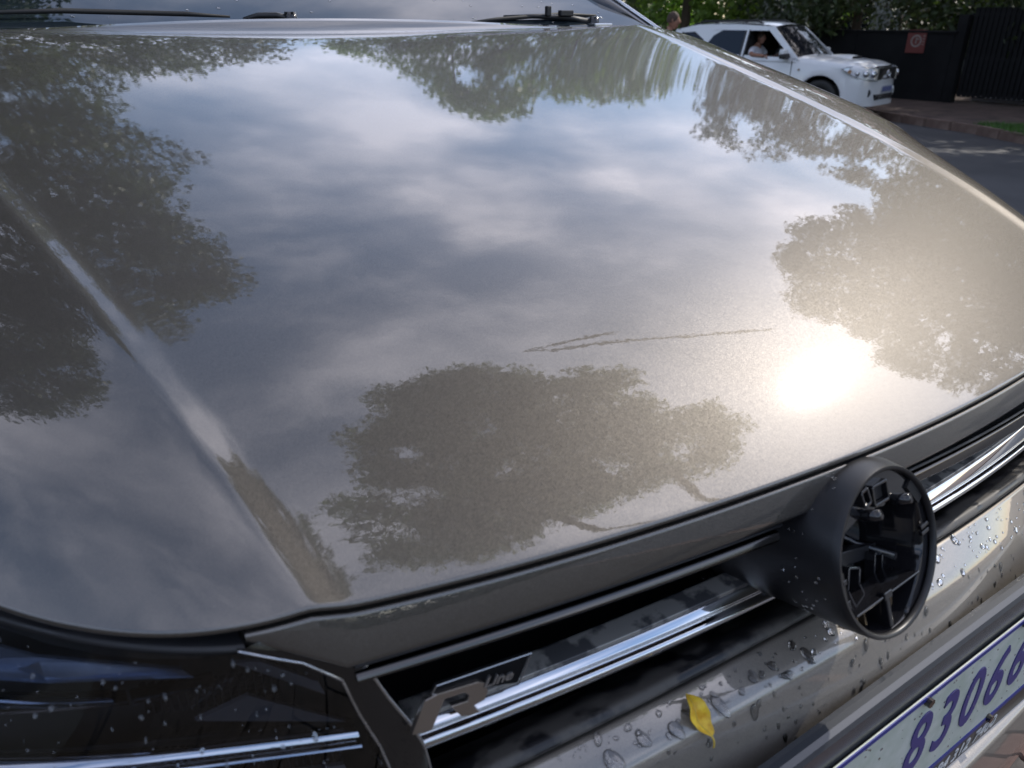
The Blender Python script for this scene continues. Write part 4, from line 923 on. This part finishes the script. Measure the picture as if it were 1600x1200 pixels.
# face of the vehicle
M_lampw = mat('lamp_reflector', (.62, .64, .66), .18, .6)
def face(y, z, d=.0): 
    zz = np.interp(z, [.4, .6, .8, .95, 1.05], [-.015, .0, .0, -.02, -.09]); return Vector((fx(y) + float(zz) + d, y, z))
for s in (-1, 1):
    hp = [(.50, .96), (.50, .77), (.62, .765), (.76, .80), (.86, .90)]
    # wraps from the front onto the side
    P_ = [Vector((2.34, s * .46, .985)), Vector((2.345, s * .46, .775)), Vector((2.29, s * .66, .775)), Vector((2.10, s * .86, .83)), Vector((1.80, s * .915, .975)), Vector((1.90, s * .865, 1.005)), Vector((2.16, s * .70, 1.01))]
    cen = sum(P_, Vector()) / len(P_) + Vector((.06, s * .05, .0)); hb = MB(); hb.add(P_ + [cen], [(i, (i + 1) % 7, 7) if s > 0 else ((i + 1) % 7, i, 7) for i in range(7)])
    o = sv(hb.build('headlight', M_lampw)); 
    rb_ = MB()
    for (x, y, z, r_) in ((2.27, .56, .885, .068), (2.19, .72, .89, .062), (2.07, .84, .90, .045)):
        rb_.tube([Vector((x + .03, s * (y + .02), z)), Vector((x + .07, s * (y + .06), z))], [r_, r_ * .8], 14)
    o2 = rb_.build('lamp_cup', M_chrome, smooth=True); o2.parent = o
    cb = MB(); cb.tube([Vector((1.97, s * .90, .93)), Vector((1.99, s * .935, .93))], .035, 10); o3 = cb.build('indicator', mat('indicator_amber', (.40, .22, .12), .3)); o3.parent = o
    lf = MB(); 
    for a, b_ in zip(P_, P_[1:] + P_[:1]): lf.tube([a + Vector((.01, s * .01, 0)), b_ + Vector((.01, s * .01, 0))], .008, 5)
    o4 = lf.build('lamp_rim', M_silver); o4.parent = o
    fg = MB(); c = Vector((2.255, s * .64, .555)); dirn = Vector((.80, s * .6, 0)).normalized(); fg.tube([c - dirn * .05, c + dirn * .018], [.085, .085], 20); sv(fg.build('fog_lamp_recess', M_dark)); 
    fr_ = MB(); ring = [c + dirn * .012 + Vector((-dirn.y * .11 * math.cos(a), dirn.x * .11 * math.cos(a), .085 * math.sin(a))) for a in np.linspace(0, 2 * math.pi, 25)]; fr_.tube(ring, .014, 6, False); sv(fr_.build('fog_lamp_rim', M_white, smooth=True))
gb = MB().prism([Vector((2.325, y, z)) for y, z in ((-.45, .985), (.45, .985), (.43, .78), (-.43, .78))], (0, 0, 0), (.035, 0, 0)); sv(gb.build('grille', M_dark))
for k in range(4):
    z = .80 + k * .058; mb = MB(); mb.tube([Vector((fx(y) + .005 - (.012 * k), y, z)) for y in np.linspace(-.44, .44, 13)], .014, 6); sv(mb.build('grille_bar', M_chrome, smooth=True))
mb = MB(); mb.tube([Vector((fx(y) - .05, y, 1.005)) for y in np.linspace(-.48, .48, 13)], .022, 6); sv(mb.build('grille_top_trim', M_chrome, smooth=True))
def ring_at(c, ry, rz, th): mb = MB(); mb.tube([c + Vector((0, ry * math.cos(a), rz * math.sin(a))) for a in np.linspace(0, 2 * math.pi, 29)], th, 6, False); return mb
ec = Vector((2.385, 0, .885)); em2 = ring_at(ec, .085, .065, .012); em2.tube([ec + Vector((.004, .03 * math.cos(a), .06 * math.sin(a))) for a in np.linspace(0, 6.283, 21)], .008, 6, False); em2.tube([ec + Vector((.004, .06 * math.cos(a), .022 * math.sin(a) + .03)) for a in np.linspace(0, 6.283, 21)], .008, 6, False)
sv(em2.build('emblem', M_chrome, smooth=True))
sv(MB().prism([Vector((2.30, y, z)) for y, z in ((-.46, .53), (.46, .53), (.40, .43), (-.40, .43))], (0, 0, 0), (.065, 0, 0)).build('lower_grille', M_dark))
lb = MB()
for k in range(3): lb.tube([Vector((2.372, y, .455 + k * .03)) for y in (-.42, .42)], .005, 5)
sv(lb.build('lower_grille_slat', M_silver))
pp = sv(MB().box((2.40, -.0, .62), (.012, .50, .115)).build('number_plate', mat('far_plate', (.30, .33, .42), .5), bevel=.002))
pt = MB()
for k, y in enumerate((-.19, -.12, -.04, .04, .12, .19)): pt.box((2.408, y, .62), (.003, .035, .075))
o = pt.build('plate_lettering', M_blue); o.parent = pp
sv(MB().grid([[(2.37 - .02 * (abs(y) / .6) ** 2 - (.0 if abs(y) < .5 else (abs(y) - .5) * .35), y, z) for y in np.linspace(-.80, .80, 17)] for z in (.40, .36, .33)]).build('bumper_lip', M_white, smooth=True))

suv.scale = (1, 1, 1.05)
# ------------------------------------------------------------------ people
def skin_fig(name, joints, bones, m, sub_=2, root=0, parent=None):
    me = bpy.data.meshes.new(name); me.from_pydata([j[:3] for j in joints], bones, []); o = bpy.data.objects.new(name, me); COL.objects.link(o)
    sk = o.modifiers.new('skin', 'SKIN'); o.modifiers.new('sub', 'SUBSURF').levels = sub_; o.modifiers['sub'].render_levels = sub_
    for i, j in enumerate(joints): me.skin_vertices[0].data[i].radius = (j[3], j[4] if len(j) > 4 else j[3]); me.skin_vertices[0].data[i].use_root = (i == root)
    bpy.context.view_layer.update(); dg = bpy.context.evaluated_depsgraph_get(); m2 = bpy.data.meshes.new_from_object(o.evaluated_get(dg)); bpy.data.objects.remove(o)
    m2.materials.clear(); m2.materials.append(m); o = bpy.data.objects.new(name, m2); COL.objects.link(o)
    m2.polygons.foreach_set('use_smooth', [True] * len(m2.polygons))
    if parent: o.parent = parent
    return o
def head_mesh(c, s=1.0):        # +X is the way it looks
    mb = MB(); rows = []
    for k in range(15):
        t = k / 14; ph = math.pi * t; z = .122 * math.cos(ph); r0 = math.sin(ph)
        wx = .095 * r0 * (1.0 if z > -.03 else 1 - (-.03 - z) * 2.2); wy = .075 * r0 * (1 if z > -.03 else 1 - (-.03 - z) * 3.2); row = []
        for q in range(24):
            a = 2 * math.pi * q / 24; x = wx * math.cos(a); y = wy * math.sin(a)
            if math.cos(a) > .93 and -.035 < z < .03: x += .020 * (1 - abs(z + .012) / .05)     # nose
            if math.cos(a) > .9 and -.075 < z < -.055: x += .006                                # lips
            if .75 < math.cos(a) < .95 and .005 < z < .035: x -= .008                            # eye sockets
            if math.cos(a) > .8 and z < -.085: x += .012
            row.append((c[0] + s * (x + (.012 if z < 0 else 0)), c[1] + s * y, c[2] + s * z))
        rows.append(row)
    mb.grid(rows, close=True)
    for sd in (-1, 1):       # ears
        mb.tube([Vector(c) + s * Vector((-.012, sd * .074, .022)), Vector(c) + s * Vector((-.016, sd * .086, .005)), Vector(c) + s * Vector((-.006, sd * .076, -.028))], [.010, .012, .007], 6)
    return mb
def hair_mesh(c, s=1.0):
    mb = MB(); rows = []
    for k in range(9):
        ph = math.pi * .56 * k / 8; row = []
        for q in range(24):
            a = 2 * math.pi * q / 24; front = max(0, math.cos(a)); ph2 = ph * (1 - .42 * front ** 1.5); r0 = math.sin(ph2); z = .134 * math.cos(ph2)
            w_ = 1 + .03 * math.sin(a * 7 + k); row.append((c[0] + s * (.103 * r0 * math.cos(a) * w_ - .006), c[1] + s * .082 * r0 * math.sin(a) * w_, c[2] + s * z))
        rows.append(row)
    mb.grid(rows, close=True); return mb
M_eye = mat('eye', (.02, .015, .012), .2)
def person_standing(loc, rz, label):
    t = empty('person', loc, rz, label=label, cat='person')
    J = [(0, 0, .98, .15, .11), (.01, 0, 1.18, .145, .105), (.0, 0, 1.40, .16, .11), (.01, 0, 1.51, .058), (.045, 0, 1.57, .054),
         (0, .19, 1.44, .062), (.03, .25, 1.16, .046), (.16, .24, .93, .036), (.21, .235, .86, .034), (0, -.19, 1.44, .062), (-.06, -.25, 1.17, .046), (.04, -.26, .94, .036), (.09, -.255, .87, .034),
         (.04, .10, .90, .095), (.14, .10, .50, .062), (.06, .10, .09, .042), (.17, .10, .04, .04), (-.04, -.10, .90, .095), (-.04, -.10, .50, .062), (-.22, -.10, .12, .042), (-.12, -.10, .04, .04)]
    Bn = [(0, 1), (1, 2), (2, 3), (3, 4), (2, 5), (5, 6), (6, 7), (7, 8), (2, 9), (9, 10), (10, 11), (11, 12), (0, 13), (13, 14), (14, 15), (15, 16), (0, 17), (17, 18), (18, 19), (19, 20)]
    body = skin_fig('body', J, Bn, M_skin, parent=t)
    for s in (1, -1):      # fingers
        hx, hy, hz_ = (.21, .235, .86) if s == 1 else (.09, -.255, .87)
        f = MB()
        for k in range(4): f.tube([(hx + .01 + k * .012, hy + .002, hz_ - .02), (hx + .022 + k * .014, hy - s * .008, hz_ - .06), (hx + .018 + k * .013, hy - s * .02, hz_ - .085 + .006 * abs(k - 1.5))], [.009, .008, .006], 6)
        f.tube([(hx - .012, hy, hz_ + .0), (hx + .03, hy - s * .03, hz_ - .03), (hx + .045, hy - s * .035, hz_ - .055)], [.010, .009, .006], 6); o = f.build('fingers', M_skin, t, smooth=True)
    hd = head_mesh((.075, 0, 1.645)).build('head', M_skin, t, smooth=True); hair_mesh((.075, 0, 1.645)).build('hair', M_hair, t, smooth=True)
    e = MB()
    for s in (1, -1): e.box((.158, s * .032, 1.662), (.008, .022, .010))
    e.build('eyes', M_eye, t)
    Jt = [(0, 0, .93, .165, .125), (.01, 0, 1.18, .16, .12), (.0, 0, 1.40, .175, .125), (0, 0, 1.50, .085), (0, .20, 1.44, .078), (.015, .235, 1.28, .068), (0, -.20, 1.44, .078), (-.03, -.235, 1.28, .068)]
    skin_fig('tee_shirt', Jt, [(0, 1), (1, 2), (2, 3), (2, 4), (4, 5), (2, 6), (6, 7)], M_tee, parent=t)
    Jp = [(0, 0, 1.0, .155, .12), (0, 0, .93, .16, .12), (.04, .10, .86, .10), (.14, .10, .50, .078), (.06, .10, .12, .062), (-.04, -.10, .86, .10), (-.04, -.10, .50, .078), (-.21, -.10, .15, .062)]
    skin_fig('trousers', Jp, [(0, 1), (1, 2), (2, 3), (3, 4), (1, 5), (5, 6), (6, 7)], M_trousers, root=1, parent=t)
    sh = MB(); sh.box((.14, .10, -.0 + .03), (.27, .09, .07)); sh.box((-.15, -.10, .05), (.27, .09, .07)); sh.build('shoes', M_black, t, bevel=.02)
    return t
_pm = person_standing((9.56, 10.14, road_z(9.56)), R(-46), 'man in a white tee shirt with short brown hair walking on the road')
_pm.scale = (1.06, 1.06, 1.06)
# driver, sitting behind the open window with an elbow on the sill
dv = empty('person', suv.matrix_basis @ Vector((.05, -.40, .0)), SA, label='driver in a pale shirt with a forearm resting on the open window sill', cat='person')
dv.location = Matrix.Translation(suv.location) @ Matrix.Rotation(SA, 4, 'Z') @ Vector((-.27, -.40, .04))
J = [(0, 0, .80, .15, .12), (0, 0, 1.0, .14, .11), (-.03, 0, 1.24, .16, .11), (-.01, 0, 1.36, .055), (.02, 0, 1.42, .055),
     (-.02, -.19, 1.27, .06), (.10, -.455, 1.18, .048), (.34, -.50, 1.175, .036), (.43, -.50, 1.165, .034), (-.02, .19, 1.27, .06), (.16, .24, 1.08, .045), (.36, .14, 1.14, .035), (.42, .10, 1.18, .032),
     (.16, .1, .78, .09), (.45, .12, .80, .065), (.55, .12, .50, .05), (.16, -.1, .78, .09), (.45, -.12, .80, .065), (.55, -.12, .50, .05)]
Bn = [(0, 1), (1, 2), (2, 3), (3, 4), (2, 5), (5, 6), (6, 7), (7, 8), (2, 9), (9, 10), (10, 11), (11, 12), (0, 13), (13, 14), (14, 15), (0, 16), (16, 17), (17, 18)]
skin_fig('body', J, Bn, M_skin, parent=dv)
f = MB()
for k in range(4): f.tube([(.44, -.515 + k * .015, 1.17), (.485, -.52 + k * .015, 1.15), (.49, -.52 + k * .014, 1.115 + .004 * k)], [.009, .008, .006], 6)
f.tube([(.42, -.47, 1.175), (.46, -.455, 1.165), (.49, -.46, 1.15)], [.010, .009, .006], 6); f.build('fingers', M_skin, dv, smooth=True)
head_mesh((.05, 0, 1.50), .95).build('head', M_skin, dv, smooth=True); hair_mesh((.05, 0, 1.50), .95).build('hair', M_hair, dv, smooth=True)
skin_fig('shirt', [(0, 0, .80, .165, .13), (0, 0, 1.0, .155, .12), (-.03, 0, 1.24, .175, .12), (-.02, 0, 1.33, .08), (-.02, -.20, 1.27, .078), (.08, -.42, 1.19, .066), (-.02, .20, 1.27, .078), (.10, .23, 1.15, .066)], [(0, 1), (1, 2), (2, 3), (2, 4), (4, 5), (2, 6), (6, 7)], M_tee, parent=dv)
mb = MB(); mb.tube([(.50, .19 * math.cos(a), 1.10 + .19 * math.sin(a)) for a in np.linspace(0, 6.283, 25)], .014, 6, False)
o = mb.build('steering_wheel', M_black, smooth=True); o.location = (-.25, -.40, .02); o.parent = suv

# ================================================================== SMALL THINGS ON THE BUMPER
def bsurf(x, q):     # q 0..1 from grille lip to crease, 1..2 from crease to lower edge
    y0 = -.002 + .25 * x * x + ex(x); z0 = tb(cl(x))[1] - .0035; y1, z1 = cr(x); y2, z2 = bu(x)
    a, b_ = ((y0, z0), (y1, z1)) if q < 1 else ((y1, z1), (y2, z2)); t = q if q < 1 else q - 1
    n_ = Vector((0, -(a[1] - b_[1]), a[0] - b_[0])).normalized(); e = abs(q - 1)
    return Vector((x, a[0] + (b_[0] - a[0]) * t, a[1] + (b_[1] - a[1]) * t - .0022 * math.exp(-(e / .12) ** 2))), n_
# yellow leaf
M_yleaf = mat('yellow_leaf', (.78, .50, .03), .5); noisy(M_yleaf, (.62, .34, .02), (.85, .62, .05), 140)
tlm = P(M_yleaf)
p0, n0 = bsurf(-.243, .22); p1, n1 = bsurf(-.2485, 1.18)
p0 = p0 + Vector((0, 0, .004)); p1 = p1 + Vector((.004, -.002, .004))
ax = (p1 - p0); Lf = ax.length; axn = ax.normalized(); sdv = axn.cross(Vector((0, -.3, 1))).normalized(); upn = sdv.cross(axn).normalized()
rows = []
for k in range(25):
    t = k / 24; wv = .0088 * (math.sin(math.pi * min(1, t * 1.25)) ** .75 if t < .8 else 0) * (1 - .25 * t) + (.0006 if t >= .8 else 0)
    bend = .006 * math.sin(math.pi * t) + .003 * math.sin(t * 9)
    c = p0 + ax * (t * 1.15) + upn * bend + sdv * (.0025 * math.sin(t * 5))
    row = []
    for j in np.linspace(-1, 1, 9): row.append(c + sdv * (wv * j * (1 + .08 * math.sin(20 * t + j))) + upn * (abs(j) ** 1.3 * wv * .55 - .0006 * math.cos(j * 3 * math.pi) * (wv > .002)))
    rows.append(row)
lf_ = MB().grid(rows); org = p0 - Vector((0, 0, .003))
lf_.v = [tuple(Vector(v) - org) for v in lf_.v]
leaf_o = lf_.build('fallen_leaf', M_yleaf, smooth=True, label='curled yellow leaf lying on the wet bumper below the grille', cat='leaf'); leaf_o.location = org
sm = leaf_o.modifiers.new('th', 'SOLIDIFY'); sm.thickness = .0003
vm = MB(); vm.tube([Vector(rows[k][4]) - org + upn * .0004 for k in range(0, 25)], .00045, 5)
vm.build('leaf_vein', mat('leaf_vein', (.6, .45, .08), .5), leaf_o)

# water drops
ico = bmesh.new(); bmesh.ops.create_icosphere(ico, subdivisions=3, radius=1); IV = np.array([v.co[:] for v in ico.verts]); IF = np.array([[v.index for v in f.verts] for f in ico.faces]); ico.free()
DV, DF = [], []; nd = 0
def drop(p, n_, r_, flat=.45, stretch=1.0, dirv_=None):
    global nd
    n_ = Vector(n_).normalized(); u = (Vector(dirv_) if dirv_ is not None else Vector((random.uniform(-1, 1), random.uniform(-1, 1), 0))); u = (u - n_ * u.dot(n_)).normalized(); v = n_.cross(u)
    q = IV.copy(); ang = np.arctan2(q[:, 1], q[:, 0]); ph = random.uniform(0, 6)
    wob = 1 + .10 * np.sin(2 * ang + ph) + .06 * np.sin(3 * ang + ph * 2)
    q[:, :2] *= wob[:, None]; q[:, 2] = np.where(q[:, 2] > 0, q[:, 2] * flat, q[:, 2] * .06)
    M3 = np.array([u[:], v[:], n_[:]]); W = (q * np.array([stretch, 1, 1]) * r_) @ M3 + np.array(p[:])
    DV.append(W); DF.append(IF + nd); nd += len(IV)
r = random.Random(11)
for k in range(520):
    x = r.uniform(-.40, .44); q = r.choice([r.uniform(.05, .95), r.uniform(1.03, 1.9)]) if r.random() < .82 else r.uniform(.1, .9)
    p, n_ = bsurf(x, q); big = r.random()
    rad = .0006 + .0012 * r.random() ** 2 if big < .8 else r.uniform(.0018, .0034)
    if q > 1 and big > .9: rad *= .75
    drop(p, n_, rad, r.uniform(.35, .5), r.uniform(1, 1.7) if q > 1 else r.uniform(1, 1.4), (0, -1, -1) if q > 1 else None)
for x, q, rad in ((-.262, .8, .0052), (-.285, .62, .0042), (-.20, 1.15, .0042), (-.225, .80, .005), (-.19, .55, .004), (-.10, 1.25, .003), (-.31, .75, .006), (-.14, .75, .004)):
    p, n_ = bsurf(x, q); drop(p, n_, rad, .36, r.uniform(1.1, 1.7), (0, -1, 0))
for k in range(330):      # beads along the bright bar, mostly its right half
    x = r.uniform(.03, .43) if r.random() < .75 else r.uniform(-.43, -.13); y1, z1 = bt(x); t = r.uniform(-.02, .006)
    drop(Vector((x, y1 + r.uniform(-.004, .018), z1 + .0018 + (0 if x > 0 else .0006))), (0, -.3, 1), .0005 + .0012 * r.random() ** 2, .5)
for k in range(150):     # on the lamp
    x = r.uniform(-.66, -.47); z = r.uniform(.93, 1.045)
    if x > xi(z) - .01: continue
    p = lens(x, z); drop(p, (-.2, -.8, .6), .0004 + .0012 * r.random() ** 2.5, .4, r.uniform(1, 2.2), (0, 0, -1))
for k in range(140): drop(Vector((r.uniform(-.13, .24), -.0602, r.uniform(.74, .855))), (0, -1, 0), .0004 + .0007 * r.random(), .5)
for k in range(70):
    x, kk = r.uniform(-.6, .7), r.uniform(0, .35); p = Vector(scr(x, kk)); drop(p, (0, -.5, .85), r.uniform(.001, .0035), .4)
for k in range(60): a, s_ = r.uniform(1.8, 4.6), r.uniform(.01, .045); p = Vector(ct + back * s_) + RR * 1.06 * (math.cos(a) * Vector(Uv) + math.sin(a) * Vector(Vv)); drop(p, math.cos(a) * Vector(Uv) + math.sin(a) * Vector(Vv), r.uniform(.0005, .0014), .5)
W = np.concatenate(DV); F_ = np.concatenate(DF)
wd_ = fast_mesh('water_drops', W, F_, M_water, kind='stuff', label='rain drops beaded on the bumper, bright bar, lamp and number plate', cat='water'); wd_.data.polygons.foreach_set('use_smooth', [True] * len(wd_.data.polygons))

# pieces that one could pick apart become parts of their own
def split_loose(o):
    me = o.data; n = len(me.vertices); par = list(range(n))
    def find(a):
        while par[a] != a: par[a] = par[par[a]]; a = par[a]
        return a
    for e in me.edges:
        a, b_ = find(e.vertices[0]), find(e.vertices[1])
        if a != b_: par[a] = b_
    grp = {}
    for p in me.polygons: grp.setdefault(find(p.vertices[0]), []).append(p)
    if len(grp) < 2: return
    base = o.name.split('.')[0]; mats = list(me.materials); first = True
    for ps in grp.values():
        ids = sorted({v for p in ps for v in p.vertices}); mp = {v: i for i, v in enumerate(ids)}
        m2 = bpy.data.meshes.new(base); m2.from_pydata([me.vertices[v].co[:] for v in ids], [], [[mp[v] for v in p.vertices] for p in ps]); m2.update()
        for m in mats: m2.materials.append(m)
        m2.polygons.foreach_set('use_smooth', [p.use_smooth for p in ps])
        if first: o.data = m2; first = False; continue
        c = o.copy(); c.data = m2; COL.objects.link(c)
for o in [o for o in sc.objects if o.type == 'MESH' and o.name.split('.')[0] in ('grille_end', 'grille_rib', 'plate_screw', 'clip', 'washer_jet', 'sign_lettering', 'plate_lettering', 'lamp_cup', 'lower_grille_slat', 'shoes', 'eyes', 'scoop', 'rib', 'post', 'socket', 'inner_block', 'emblem', 'door_gap', 'door_pillar_trim', 'mirror_base', 'fingers')]:
    nm_ = o.name.split('.')[0]
    if nm_ in ('shoes', 'eyes', 'fingers'): o.name = {'shoes': 'shoe', 'eyes': 'eye', 'fingers': 'finger'}[nm_]
    split_loose(o)
